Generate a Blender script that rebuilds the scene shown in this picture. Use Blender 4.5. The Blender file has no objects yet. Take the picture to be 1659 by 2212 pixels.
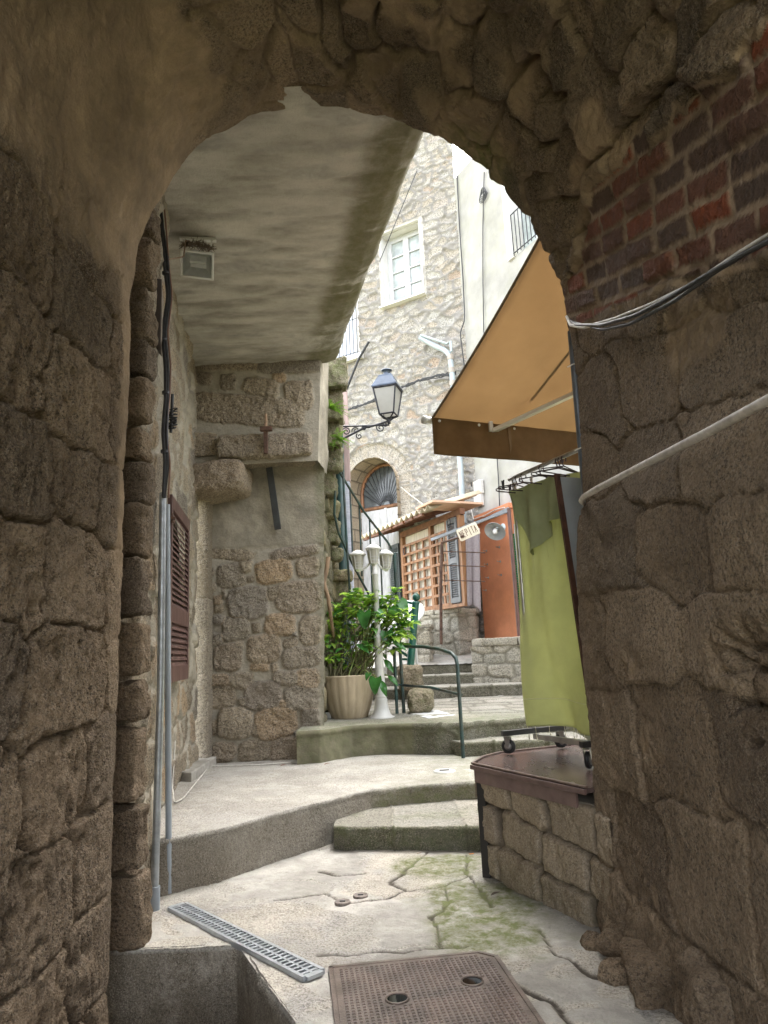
import bpy, math, random
import numpy as np
from mathutils import Vector, Matrix

# ------------------------------------------------------------------ camera
sc = bpy.context.scene
COL = sc.collection
FPX, PITCH, ROLL, EYE = 1534.0, math.radians(11.5), math.radians(2.6), 1.55   # measured from the photo's vanishing points
Fw = np.array([0, math.cos(PITCH), math.sin(PITCH)])
Up = np.array([0, -math.sin(PITCH), math.cos(PITCH)])
Rt = np.array([1.0, 0, 0])
Rt, Up = Rt*math.cos(ROLL)-Up*math.sin(ROLL), Up*math.cos(ROLL)+Rt*math.sin(ROLL)
CAM = np.array([0, 0, EYE])
cam = bpy.data.cameras.new('camera')
camo = bpy.data.objects.new('camera', cam)
COL.objects.link(camo)
cam.sensor_fit = 'VERTICAL'
cam.angle = 2*math.atan(1106/FPX)
cam.clip_start, cam.clip_end = 0.05, 500
mw = Matrix.Identity(4)
for i in range(3):
    mw[i][0], mw[i][1], mw[i][2], mw[i][3] = Rt[i], Up[i], -Fw[i], CAM[i]
camo.matrix_world = mw
sc.camera = camo

# ------------------------------------------------------------------ sky, sun, exposure
SUN_EL, SUN_AZ = math.radians(55), math.radians(28)     # azimuth clockwise from +Y
w = bpy.data.worlds.new('World')
sc.world = w
w.use_nodes = True
nt = w.node_tree
nt.nodes.clear()
sky = nt.nodes.new('ShaderNodeTexSky')
sky.sky_type = 'NISHITA'
sky.sun_disc = False
sky.sun_elevation = SUN_EL
sky.sun_rotation = SUN_AZ
sky.air_density, sky.dust_density, sky.ozone_density = 1.0, 4.0, 1.0
hs = nt.nodes.new('ShaderNodeHueSaturation')
hs.inputs['Saturation'].default_value = 0.22             # overcast: a nearly white sky
bg = nt.nodes.new('ShaderNodeBackground')
bg.inputs['Strength'].default_value = 0.15
wo = nt.nodes.new('ShaderNodeOutputWorld')
nt.links.new(sky.outputs[0], hs.inputs['Color'])
nt.links.new(hs.outputs[0], bg.inputs['Color'])
nt.links.new(bg.outputs[0], wo.inputs['Surface'])
sl = bpy.data.lights.new('sun', 'SUN')
sl.energy, sl.angle, sl.color = 1.0, math.radians(80), (1.0, 0.96, 0.9)
so = bpy.data.objects.new('sun', sl)
COL.objects.link(so)
sd = Vector((math.sin(SUN_AZ)*math.cos(SUN_EL), math.cos(SUN_AZ)*math.cos(SUN_EL), math.sin(SUN_EL)))
so.location = sd*40
so.rotation_euler = sd.to_track_quat('Z', 'Y').to_euler()
sc.view_settings.view_transform = 'Standard'
sc.view_settings.look = 'None'
sc.view_settings.gamma = 1
sc.view_settings.use_curve_mapping = False
sc.view_settings.exposure = 3.65
sc.cycles.max_bounces = 12
sc.cycles.diffuse_bounces = 8
sc.cycles.sample_clamp_indirect = 8
sc.cycles.use_denoising = True

# ------------------------------------------------------------------ measuring helpers (photo point -> place in the street)
def ray(x, y): return Fw + (x-829.5)/FPX*Rt + (1106-y)/FPX*Up
def Z(x, y, z):
    d = ray(x, y); return CAM + d*(z-EYE)/d[2]
def A(x, y, Y):
    d = ray(x, y); return CAM + d*Y/d[1]
def PL(x, y, p0, n):
    d = ray(x, y); n = np.array(n, float)
    return CAM + d*(np.dot(np.array(p0, float)-CAM, n)/np.dot(d, n))
V3 = lambda *a: np.array(a, float)
def nrm(v):
    v = np.array(v, float); return v/np.linalg.norm(v)

# ------------------------------------------------------------------ noise
def _hash(i, j, k, s):
    h = (i.astype(np.int64)*374761393 + j.astype(np.int64)*668265263 + k.astype(np.int64)*2147483647*3 + s*974711) & 0xFFFFFFFF
    h = ((h ^ (h >> 13))*1274126177) & 0xFFFFFFFF
    h = ((h ^ (h >> 16))*2246822519) & 0xFFFFFFFF
    h = h ^ (h >> 15)
    return (h & 0xFFFFFF)/float(0xFFFFFF)
def vnoise(P, scale=1.0, seed=0):
    q = np.asarray(P, float)*scale
    i = np.floor(q); f = q-i; f = f*f*f*(f*(f*6-15)+10); i = i.astype(np.int64)
    r = 0
    for a in (0, 1):
        for b in (0, 1):
            for c in (0, 1):
                wgt = (f[..., 0] if a else 1-f[..., 0])*(f[..., 1] if b else 1-f[..., 1])*(f[..., 2] if c else 1-f[..., 2])
                r = r + wgt*_hash(i[..., 0]+a, i[..., 1]+b, i[..., 2]+c, seed)
    return r*2-1
def fbm(P, scale=1.0, oct=4, seed=0, gain=0.5):
    r, a, t = 0, 1.0, 0
    for o in range(oct):
        r = r + a*vnoise(P, scale*2**o, seed+o*17); t += a; a *= gain
    return r/t
def sstep(a, b, x):
    t = np.clip((x-a)/(b-a), 0, 1); return t*t*(3-2*t)

# stones in courses: a jittered running-bond cell grid. returns edge distance (m), random per stone
def cells(u, v, su, sv, seed=0, jit=0.35, p=4.0):
    j0 = np.floor(v/sv).astype(np.int64)
    global FACET
    F1 = np.full(u.shape, 9e9); F2 = F1.copy(); rid = np.zeros(u.shape); fu = np.zeros(u.shape); fv = np.zeros(u.shape)
    z = np.zeros_like(j0)
    for dj in (-1, 0, 1):
        j = j0+dj
        off = _hash(z, j, z, seed)*0.9+0.5*(j % 2)
        i0 = np.floor(u/su-off).astype(np.int64)
        for di in (-1, 0, 1):
            i = i0+di
            cu = (i+off+0.5+jit*(_hash(i, j, z, seed+1)-0.5)*1.6)*su
            cv = (j+0.5+jit*(_hash(i, j, z, seed+2)-0.5))*sv
            sc_ = 0.85+0.3*_hash(i, j, z, seed+4)
            d = ((np.abs(u-cu)/su)**p+(np.abs(v-cv)/sv)**p)**(1/p)*sc_
            m = d < F1
            F2 = np.where(m, F1, np.minimum(F2, d))
            rid = np.where(m, _hash(i, j, z, seed+3), rid); fu = np.where(m, u-cu, fu); fv = np.where(m, v-cv, fv)
            F1 = np.where(m, d, F1)
    q = (rid*7919) % 1.0; q2 = (rid*104729) % 1.0
    FACET = fu*(q-.5)+fv*(q2-.5)                     # a tilted face per stone
    return (F2-F1)*min(su, sv)*0.5, rid
def bricks(u, v, bu, bv, seed=0):
    j = np.floor(v/bv).astype(np.int64); z = np.zeros_like(j)
    off = _hash(z, j, z, seed)
    i = np.floor(u/bu-off).astype(np.int64)
    fu = (u/bu-off-i); fv = v/bv-j
    d = np.minimum(np.minimum(fu, 1-fu)*bu, np.minimum(fv, 1-fv)*bv)
    return d, _hash(i, j, z, seed+3)
def polydist(X, Y, pts):
    d = np.full(X.shape, 9e9)
    for (ax, ay), (bx, by) in zip(pts[:-1], pts[1:]):
        vx, vy = bx-ax, by-ay
        t = np.clip(((X-ax)*vx+(Y-ay)*vy)/(vx*vx+vy*vy+1e-12), 0, 1)
        d = np.minimum(d, np.hypot(X-ax-t*vx, Y-ay-t*vy))
    return d

# ------------------------------------------------------------------ objects
ORG = {}
def link(o, parent=None):
    COL.objects.link(o)
    if parent is not None: o.parent = parent
    return o
def tag(o, label=None, cat=None, group=None, kind=None):
    if label: o['label'] = label
    if cat: o['category'] = cat
    if group: o['group'] = group
    if kind: o['kind'] = kind
    return o
def thing(name, loc, label, cat, group=None):
    o = bpy.data.objects.new(name, None)
    o.empty_display_size = 0.1
    o.location = Vector(loc)
    link(o); ORG[o.name] = np.array(loc, float)
    return tag(o, label, cat, group)
def raw_mesh(name, co, faces, mat, parent=None, smooth=True, stone=None, own_origin=False):
    co = np.asarray(co, float).reshape(-1, 3)
    loc = np.zeros(3)
    if parent is not None: co = co-ORG[parent.name]
    elif own_origin:
        loc = np.array([(co[:, 0].min()+co[:, 0].max())/2, (co[:, 1].min()+co[:, 1].max())/2, co[:, 2].min()])
        co = co-loc
    me = bpy.data.meshes.new(name)
    me.vertices.add(len(co)); me.vertices.foreach_set('co', co.astype(np.float32).ravel())
    if isinstance(faces, np.ndarray):
        nf = len(faces); k = faces.shape[1]
        me.loops.add(nf*k); me.loops.foreach_set('vertex_index', faces.astype(np.int32).ravel())
        me.polygons.add(nf)
        me.polygons.foreach_set('loop_start', np.arange(0, nf*k, k, dtype=np.int32))
    else:
        tot = [len(f) for f in faces]; nf = len(tot)
        me.loops.add(sum(tot)); me.loops.foreach_set('vertex_index', np.array([i for f in faces for i in f], np.int32))
        me.polygons.add(nf)
        me.polygons.foreach_set('loop_start', np.array([0]+list(np.cumsum(tot)[:-1]), np.int32))
    sm = np.full(nf, smooth) if isinstance(smooth, bool) else np.array(smooth, bool)
    me.polygons.foreach_set('use_smooth', sm)
    me.update(calc_edges=True); me.validate()
    if stone is not None:
        a = me.attributes.new('stone', 'FLOAT_COLOR', 'POINT')
        a.data.foreach_set('color', np.asarray(stone, np.float32).reshape(-1, 4).ravel())
    if mat is not None: me.materials.append(mat)
    o = bpy.data.objects.new(name, me)
    o.location = Vector(loc)
    link(o, parent)
    ORG[o.name] = ORG[parent.name] if parent is not None else loc
    return o
def grid_faces(nu, nv, keep=None, flip=False):
    idx = np.arange(nu*nv).reshape(nu, nv)
    a, b, c, d = idx[:-1, :-1], idx[1:, :-1], idx[1:, 1:], idx[:-1, 1:]
    f = np.stack([a, d, c, b] if flip else [a, b, c, d], -1)
    if keep is not None: f = f[keep]
    return f.reshape(-1, 4)
def grid_normals(P, flip=False):
    n = np.cross(np.gradient(P, axis=0), np.gradient(P, axis=1))
    n /= np.maximum(np.linalg.norm(n, axis=-1, keepdims=True), 1e-9)
    return -n if flip else n
def grid_obj(name, P, h, st, mat, parent=None, flip=False, keep=None):
    """P (nu,nv,3) base surface; h relief along the normal; st (nu,nv,4): stone id, mortar, kind, moss"""
    nu, nv = P.shape[:2]
    if h is not None: P = P+grid_normals(P, flip)*h[..., None]
    return raw_mesh(name, P.reshape(-1, 3), grid_faces(nu, nv, keep, flip), mat, parent, True, None if st is None else st.reshape(-1, 4))
def resample(pts, n):
    pts = np.asarray(pts, float)
    s = np.concatenate([[0], np.cumsum(np.linalg.norm(np.diff(pts, axis=0), axis=1))])
    t = np.linspace(0, s[-1], n)
    return np.stack([np.interp(t, s, pts[:, k]) for k in range(pts.shape[1])], 1)
def loft(rows, res, mids=None):
    """grid through several polylines"""
    L = max(np.linalg.norm(np.diff(np.asarray(r, float), axis=0), axis=1).sum() for r in rows)
    nu = max(3, int(L/res)+1)
    R = [resample(r, nu) for r in rows]
    out = [R[0][:, None]]
    for a, b in zip(R[:-1], R[1:]):
        n = max(1, int(np.linalg.norm(b-a, axis=1).max()/res))
        t = np.linspace(0, 1, n+1)[1:]
        out.append(a[:, None]*(1-t)[None, :, None]+b[:, None]*t[None, :, None])
    return np.concatenate(out, 1)
def st4(shape, r=0.5, g=0.0, b=0.0, a=0.0):
    s = np.zeros(shape+(4,))
    for k, x in enumerate((r, g, b, a)): s[..., k] = x
    return s

class MB:
    """collects simple shapes into one mesh"""
    def __init__(self): self.v, self.f, self.s = [], [], []
    def add(self, vs, fs, smooth=False):
        n = len(self.v); self.v += [tuple(map(float, p)) for p in vs]
        self.f += [tuple(i+n for i in f) for f in fs]; self.s += [smooth]*len(fs); return self
    def obox(self, c, ax, ay, az):
        c, ax, ay, az = map(lambda q: np.array(q, float), (c, ax, ay, az))
        vs = [c+sx*ax+sy*ay+sz*az for sx in (-1, 1) for sy in (-1, 1) for sz in (-1, 1)]
        return self.add(vs, [(0, 1, 3, 2), (4, 6, 7, 5), (0, 4, 5, 1), (2, 3, 7, 6), (0, 2, 6, 4), (1, 5, 7, 3)])
    def beam(self, p, q, w, h, up=(0, 0, 1)):
        p, q = np.array(p, float), np.array(q, float); d = q-p; L = np.linalg.norm(d); d /= L
        s = np.cross(d, up); s /= np.linalg.norm(s); u = np.cross(s, d)
        return self.obox((p+q)/2, d*L/2, s*w/2, u*h/2)
    def prism(self, poly, ext):
        poly = [np.array(p, float) for p in poly]; ext = np.array(ext, float); n = len(poly)
        fs = [tuple(range(n)), tuple(range(2*n-1, n-1, -1))]+[(i, i+n, (i+1) % n+n, (i+1) % n) for i in range(n)]
        return self.add(poly+[p+ext for p in poly], fs)
    def tube(self, path, r, n=8, closed=False, cap=True):
        path = [np.array(p, float) for p in path]; m = len(path)
        rs = r if hasattr(r, '__len__') else [r]*m
        vs, fs = [], []; ref = None
        for i, p in enumerate(path):
            a = path[(i-1) % m] if (closed or i > 0) else p
            b = path[(i+1) % m] if (closed or i < m-1) else p
            d = b-a; d = d/max(np.linalg.norm(d), 1e-9)
            if ref is None: ref = np.cross(d, (0.31, 0.2, 0.93)); 
            ref = ref-d*np.dot(ref, d)
            if np.linalg.norm(ref) < 1e-6: ref = np.cross(d, (1, 0, 0.1))
            ref = ref/np.linalg.norm(ref); w2 = np.cross(d, ref)
            for k in range(n):
                t = 2*math.pi*k/n; vs.append(p+rs[i]*(math.cos(t)*ref+math.sin(t)*w2))
        mm = m if closed else m-1
        for i in range(mm):
            for k in range(n):
                a, b = i*n+k, i*n+(k+1) % n; c, d = ((i+1) % m)*n+(k+1) % n, ((i+1) % m)*n+k
                fs.append((a, b, c, d))
        self.add(vs, fs, True)
        if cap and not closed:
            self.add([vs[k] for k in range(n)], [tuple(range(n-1, -1, -1))]); self.add(vs[-n:], [tuple(range(n))])
        return self
    def lathe(self, c, prof, n=24, axis=(0, 0, 1), ref=None, flute=None, cap=True):
        c = np.array(c, float); az = nrm(axis)
        ax = nrm(np.cross(az, (0.2, 1, 0.1))) if ref is None else nrm(ref); ay = np.cross(az, ax)
        vs, fs = [], []
        for r, z in prof:
            for k in range(n):
                t = 2*math.pi*k/n; rr = r*(flute(t, z) if flute else 1)
                vs.append(c+az*z+ax*rr*math.cos(t)+ay*rr*math.sin(t))
        for i in range(len(prof)-1):
            for k in range(n):
                fs.append((i*n+k, i*n+(k+1) % n, (i+1)*n+(k+1) % n, (i+1)*n+k))
        self.add(vs, fs, True)
        if cap:
            if prof[0][0] > 1e-4: self.add(vs[:n], [tuple(range(n-1, -1, -1))])
            if prof[-1][0] > 1e-4: self.add(vs[-n:], [tuple(range(n))])
        return self
    def grid(self, P, smooth=True, flip=False):
        P = np.asarray(P, float); nu, nv = P.shape[:2]
        return self.add(P.reshape(-1, 3), [tuple(f) for f in grid_faces(nu, nv, None, flip).tolist()], smooth)
    def build(self, name, mat, parent=None, label=None):
        o = raw_mesh(name, self.v, self.f, mat, parent, self.s, None, parent is None)
        if label: o['label'] = label
        return o

def bevel(o, w=0.004, seg=2):
    m = o.modifiers.new('bevel', 'BEVEL'); m.width = w; m.segments = seg; m.limit_method = 'ANGLE'; m.angle_limit = math.radians(40)
    return o
def solid(o, t=0.004):
    m = o.modifiers.new('solid', 'SOLIDIFY'); m.thickness = t; m.offset = 0
    return o
def copy_tree(o, parent=None):
    c = o.copy(); COL.objects.link(c); c.parent = parent
    for ch in list(o.children): copy_tree(ch, c)
    return c

# ------------------------------------------------------------------ materials
def _n(nt, t, **kw):
    n = nt.nodes.new(t)
    for k, x in kw.items():
        if k in n.inputs: n.inputs[k].default_value = x
        else: setattr(n, k, x)
    return n
def _base(name):
    m = bpy.data.materials.new(name); m.use_nodes = True; nt = m.node_tree; nt.nodes.clear()
    o = nt.nodes.new('ShaderNodeOutputMaterial'); p = nt.nodes.new('ShaderNodeBsdfPrincipled')
    nt.links.new(p.outputs[0], o.inputs[0])
    return m, nt, p, o
def c4(c): return (c[0], c[1], c[2], 1)
def _mix(nt, fac, a, b, mode='MIX'):
    m = nt.nodes.new('ShaderNodeMix'); m.data_type = 'RGBA'; m.blend_type = mode
    for s, x in ((0, fac), (6, a), (7, b)):
        if isinstance(x, bpy.types.NodeSocket): nt.links.new(x, m.inputs[s])
        elif s == 0: m.inputs[0].default_value = x
        else: m.inputs[s].default_value = c4(x)
    return m.outputs[2]
def _ramp(nt, src, stops, interp='LINEAR'):
    r = nt.nodes.new('ShaderNodeValToRGB'); r.color_ramp.interpolation = interp
    el = r.color_ramp.elements
    while len(el) < len(stops): el.new(0.5)
    for e, (p, c) in zip(el, stops): e.position = p; e.color = c4(c) if hasattr(c, '__len__') else (c, c, c, 1)
    nt.links.new(src, r.inputs[0]); return r.outputs[0]
def _noise(nt, co, scale, detail=4, rough=0.55, dist=0.0):
    n = _n(nt, 'ShaderNodeTexNoise', Scale=scale, Detail=detail, Roughness=rough, Distortion=dist)
    nt.links.new(co, n.inputs['Vector']); return n.outputs[0]
def paint(name, color, rough=0.5, metal=0.0, var=0.12, scale=6.0, bump=0.0, bscale=60.0, dirt=None, dirt_amt=0.4, stretch=None, trans=0.0, spec=0.5):
    """painted / plain surface: mottled colour, worn roughness, fine bump"""
    m, nt, p, out = _base(name)
    tc = nt.nodes.new('ShaderNodeTexCoord'); co = tc.outputs['Object']
    if stretch:
        mp = nt.nodes.new('ShaderNodeMapping'); mp.inputs['Scale'].default_value = stretch
        nt.links.new(co, mp.inputs[0]); co = mp.outputs[0]
    n1 = _noise(nt, co, scale, 5, 0.6)
    lo = [max(0, x*(1-var*1.5)) for x in color]; hi = [min(1, x*(1+var)) for x in color]
    col = _ramp(nt, n1, [(0.3, lo), (0.7, hi)])
    if dirt is not None:
        n2 = _noise(nt, co, scale*0.6, 6, 0.7)
        f = _ramp(nt, n2, [(0.45, 0.0), (0.75, dirt_amt)])
        col = _mix(nt, f, col, dirt)
    nt.links.new(col, p.inputs['Base Color'])
    rr = _ramp(nt, n1, [(0.3, min(1, rough*1.15)), (0.7, rough*0.85)])
    nt.links.new(rr, p.inputs['Roughness'])
    p.inputs['Metallic'].default_value = metal
    p.inputs['Specular IOR Level'].default_value = spec
    if bump:
        b = nt.nodes.new('ShaderNodeBump'); b.inputs['Strength'].default_value = bump; b.inputs['Distance'].default_value = 0.01
        nt.links.new(_noise(nt, co, bscale, 4, 0.6), b.inputs['Height']); nt.links.new(b.outputs[0], p.inputs['Normal'])
    if trans:
        t = nt.nodes.new('ShaderNodeBsdfTranslucent'); nt.links.new(col, t.inputs[0])
        mx = nt.nodes.new('ShaderNodeMixShader'); mx.inputs[0].default_value = trans
        nt.links.new(p.outputs[0], mx.inputs[1]); nt.links.new(t.outputs[0], mx.inputs[2]); nt.links.new(mx.outputs[0], out.inputs[0])
    return m
def stone_mat(name, pal, mortar, grain=0.55, gscale=70, moss=(0.09, 0.11, 0.03), plaster=(0.27, 0.22, 0.16), brick=None, bump=0.6, stain=0.35, rough=0.9, grain_dark=(0.035, 0.028, 0.022), grain_lite=(0.6, 0.54, 0.44), bdist=0.02, bloom=0.0, pits=0.0):
    """granite rubble: colour per stone (attribute R), mortar (G), render or brick (B), moss (A), grain and bump in metres"""
    m, nt, p, out = _base(name)
    tc = nt.nodes.new('ShaderNodeTexCoord'); co = tc.outputs['Object']
    at = nt.nodes.new('ShaderNodeAttribute'); at.attribute_name = 'stone'
    sp = nt.nodes.new('ShaderNodeSeparateColor'); nt.links.new(at.outputs['Color'], sp.inputs[0])
    k = len(pal)
    col = _ramp(nt, sp.outputs[0], [(i/max(1, k-1), c) for i, c in enumerate(pal)])
    g1 = _noise(nt, co, gscale, 3, 0.75)
    gm = _ramp(nt, _noise(nt, co, 3.1, 5, 0.65), [(0.34, 0.45), (0.58, 1.0)])
    def _mul(a, b):
        q = nt.nodes.new('ShaderNodeMath'); q.operation = 'MULTIPLY'; nt.links.new(a, q.inputs[0]); nt.links.new(b, q.inputs[1]); return q.outputs[0]
    g2 = _noise(nt, co, gscale*1.9, 2, 0.7)
    f1 = _ramp(nt, g1, [(0.40, grain), (0.52, 0.0)])
    f2 = _ramp(nt, g2, [(0.51, 0.0), (0.62, grain*0.75)])
    f1 = _mul(f1, gm); f2 = _mul(f2, gm)
    st = _mix(nt, f1, col, grain_dark); st = _mix(nt, f2, st, grain_lite)
    if bloom: st = _mix(nt, _ramp(nt, _noise(nt, co, 2.6, 8, 0.75, 0.3), [(0.55, 0.0), (0.68, bloom)]), st, [min(1, x*1.5) for x in pal[-1]])
    if pits:
        pn_ = _noise(nt, co, 15, 9, 0.78, 0.3)
        st = _mix(nt, _ramp(nt, pn_, [(0.33, pits), (0.43, 0.0)]), st, [x*0.28 for x in pal[0]])
        st = _mix(nt, _ramp(nt, pn_, [(0.56, 0.0), (0.70, pits*0.55)]), st, [min(1, x*1.25) for x in pal[1]])
    big = _noise(nt, co, 2.3, 6, 0.65)
    fb = _ramp(nt, big, [(0.35, 0.0), (0.75, stain)])
    mo = _mix(nt, _ramp(nt, _noise(nt, co, 22, 6, 0.7), [(0.3, 0.0), (0.7, 0.6)]), mortar, [x*0.62 for x in mortar])
    mo = _mix(nt, _ramp(nt, g2, [(0.3, 0.25), (0.6, 0.0)]), mo, [x*0.5 for x in mortar])
    if brick is not None:
        bn = _noise(nt, co, 14, 6, 0.7)
        bc = _ramp(nt, sp.outputs[0], [(i/max(1, len(brick)-1), c) for i, c in enumerate(brick)])
        bc = _mix(nt, _ramp(nt, bn, [(0.35, 0.0), (0.75, 0.45)]), bc, (0.10, 0.075, 0.06))
        fbk = _ramp(nt, sp.outputs[2], [(0.7, 0.0), (0.9, 1.0)])
        st = _mix(nt, fbk, st, bc)
        mo = _mix(nt, fbk, mo, _mix(nt, _ramp(nt, bn, [(0.35, 0.0), (0.7, 0.7)]), (0.33, 0.24, 0.165), (0.19, 0.14, 0.10)))
    pn = _noise(nt, co, 5, 8, 0.68, 0.4)
    pc = _ramp(nt, pn, [(0.3, [x*0.62 for x in plaster]), (0.5, plaster), (0.72, [min(1, x*1.25) for x in plaster])])
    pc = _mix(nt, _ramp(nt, g2, [(0.35, 0.3), (0.55, 0.0)]), pc, [x*0.55 for x in plaster])
    tri = nt.nodes.new('ShaderNodeMath'); tri.operation = 'PINGPONG'; tri.inputs[1].default_value = 0.5
    nt.links.new(sp.outputs[2], tri.inputs[0])
    fpl = _ramp(nt, tri.outputs[0], [(0.2, 0.0), (0.42, 1.0)])
    pc = _mix(nt, _ramp(nt, _noise(nt, co, 1.4, 7, 0.7, 0.6), [(0.36, 0.9), (0.6, 0.0)]), pc, [x*0.5 for x in plaster])
    c = _mix(nt, sp.outputs[1], st, mo)
    c = _mix(nt, fpl, c, pc)
    c = _mix(nt, fb, c, [x*0.55 for x in pal[0]], 'MIX')
    mn = _noise(nt, co, 9, 6, 0.75)
    fm = nt.nodes.new('ShaderNodeMath'); fm.operation = 'MULTIPLY'
    nt.links.new(at.outputs['Alpha'], fm.inputs[0]); nt.links.new(_ramp(nt, mn, [(0.35, 0.0), (0.6, 1.0)]), fm.inputs[1])
    c = _mix(nt, fm.outputs[0], c, moss)
    nt.links.new(c, p.inputs['Base Color'])
    p.inputs['Roughness'].default_value = rough
    p.inputs['Specular IOR Level'].default_value = 0.25
    b = nt.nodes.new('ShaderNodeBump'); b.inputs['Strength'].default_value = bump; b.inputs['Distance'].default_value = bdist
    mh = nt.nodes.new('ShaderNodeMath'); mh.operation = 'ADD'
    nt.links.new(_noise(nt, co, gscale*0.7, 6, 0.7), mh.inputs[0])
    m2 = nt.nodes.new('ShaderNodeMath'); m2.operation = 'MULTIPLY'; m2.inputs[1].default_value = 2.0
    nt.links.new(_noise(nt, co, 17, 5, 0.65), m2.inputs[0]); nt.links.new(m2.outputs[0], mh.inputs[1])
    mxx = nt.nodes.new('ShaderNodeMath'); mxx.operation = 'MAXIMUM'; nt.links.new(sp.outputs[1], mxx.inputs[0]); nt.links.new(fpl, mxx.inputs[1])
    bs = nt.nodes.new('ShaderNodeMapRange'); bs.inputs[3].default_value = bump; bs.inputs[4].default_value = bump*0.4
    nt.links.new(mxx.outputs[0], bs.inputs[0]); nt.links.new(bs.outputs[0], b.inputs['Strength'])
    nt.links.new(mh.outputs[0], b.inputs['Height']); nt.links.new(b.outputs[0], p.inputs['Normal'])
    return m

# ================================================================== MATERIALS of the big surfaces
M = {}
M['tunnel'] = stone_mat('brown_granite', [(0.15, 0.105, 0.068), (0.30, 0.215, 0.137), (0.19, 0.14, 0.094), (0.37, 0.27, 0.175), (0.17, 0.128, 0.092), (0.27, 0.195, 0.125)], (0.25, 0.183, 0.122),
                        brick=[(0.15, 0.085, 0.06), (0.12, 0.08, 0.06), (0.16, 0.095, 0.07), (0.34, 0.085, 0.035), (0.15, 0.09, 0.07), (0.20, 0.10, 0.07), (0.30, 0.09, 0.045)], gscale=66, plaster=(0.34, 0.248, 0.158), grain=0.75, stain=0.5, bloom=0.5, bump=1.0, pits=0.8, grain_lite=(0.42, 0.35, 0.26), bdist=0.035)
M['granite'] = stone_mat('granite_rubble', [(0.24, 0.195, 0.135), (0.37, 0.30, 0.21), (0.29, 0.25, 0.195), (0.42, 0.30, 0.18), (0.22, 0.195, 0.165), (0.39, 0.32, 0.225)], (0.40, 0.365, 0.295),
                         gscale=50, grain=0.75, plaster=(0.36, 0.325, 0.255), bump=1.0, bdist=0.03, pits=0.5)
M['facade'] = stone_mat('pale_rubble', [(0.29, 0.265, 0.225), (0.38, 0.365, 0.335), (0.345, 0.30, 0.24), (0.41, 0.395, 0.36), (0.35, 0.34, 0.315), (0.33, 0.245, 0.18)], (0.27, 0.255, 0.235),
                        gscale=30, grain=0.7, stain=0.12, bump=0.8, plaster=(0.6, 0.57, 0.52))
M['paving'] = stone_mat('worn_paving', [(0.17, 0.14, 0.10), (0.42, 0.40, 0.355), (0.51, 0.485, 0.435), (0.48, 0.46, 0.43), (0.56, 0.52, 0.45)], (0.06, 0.05, 0.04), gscale=75, grain=0.6, stain=0.4,
                        moss=(0.14, 0.155, 0.06), plaster=(0.52, 0.50, 0.455), bump=0.8, pits=0.45, bloom=0.3)
M['step'] = stone_mat('granite_step', [(0.12, 0.11, 0.08), (0.16, 0.15, 0.115), (0.30, 0.285, 0.24), (0.42, 0.39, 0.33), (0.33, 0.32, 0.28)], (0.12, 0.11, 0.08), gscale=60, grain=0.7, stain=0.3, moss=(0.11, 0.135, 0.05), plaster=(0.20, 0.18, 0.12), bump=0.9, pits=0.6, bloom=0.3)
M['concrete'] = stone_mat('board_marked_concrete', [(0.26, 0.24, 0.205), (0.39, 0.365, 0.32), (0.49, 0.46, 0.41), (0.55, 0.52, 0.465)], (0.13, 0.115, 0.06), gscale=120, grain=0.15, stain=0.3, moss=(0.10, 0.095, 0.03), plaster=(0.49, 0.465, 0.42), bump=0.4)
M['stair'] = stone_mat('mossy_dark_granite', [(0.15, 0.125, 0.085), (0.22, 0.18, 0.12), (0.18, 0.15, 0.11), (0.25, 0.19, 0.10)], (0.13, 0.115, 0.085), gscale=55, grain=0.75, moss=(0.09, 0.11, 0.03), bump=0.9)

# ================================================================== GROUND
g = MB(); g.add([(-60, -60, -0.9), (60, -60, -0.9), (60, 80, -0.9), (-60, 80, -0.9)], [(0, 1, 2, 3)])
tag(g.build('ground', M['paving']), 'packed earth under the street', 'ground', kind='structure')

pz = lambda pts, z=0: [tuple(Z(x, y, z)[:2]) for x, y in pts]
CRACKS = [pz(c) for c in (
    [(925, 1840), (880, 1875), (842, 1905), (880, 1925), (960, 1915), (1005, 1890), (1010, 1845)],
    [(600, 1945), (645, 1938), (700, 1930), (760, 1950), (830, 1945), (880, 1925)],
    [(960, 1918), (972, 1950), (930, 1985), (948, 2010), (945, 2050)],
    [(690, 2062), (760, 2062), (830, 2058), (945, 2050), (1010, 2040)],
    [(690, 1880), (730, 1893), (780, 1885)], [(1010, 1890), (1040, 1925), (1060, 1960)],
    [(1075, 2070), (1110, 2120), (1180, 2160), (1240, 2212)], [(1160, 2010), (1200, 2060), (1290, 2110)])]
MOSSC = [(Z(1050, 1960, 0)[:2], 0.5), (Z(1080, 2020, 0)[:2], 0.45), (Z(950, 1870, 0)[:2], 0.4), (Z(1010, 1930, 0)[:2], 0.35)]
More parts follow.
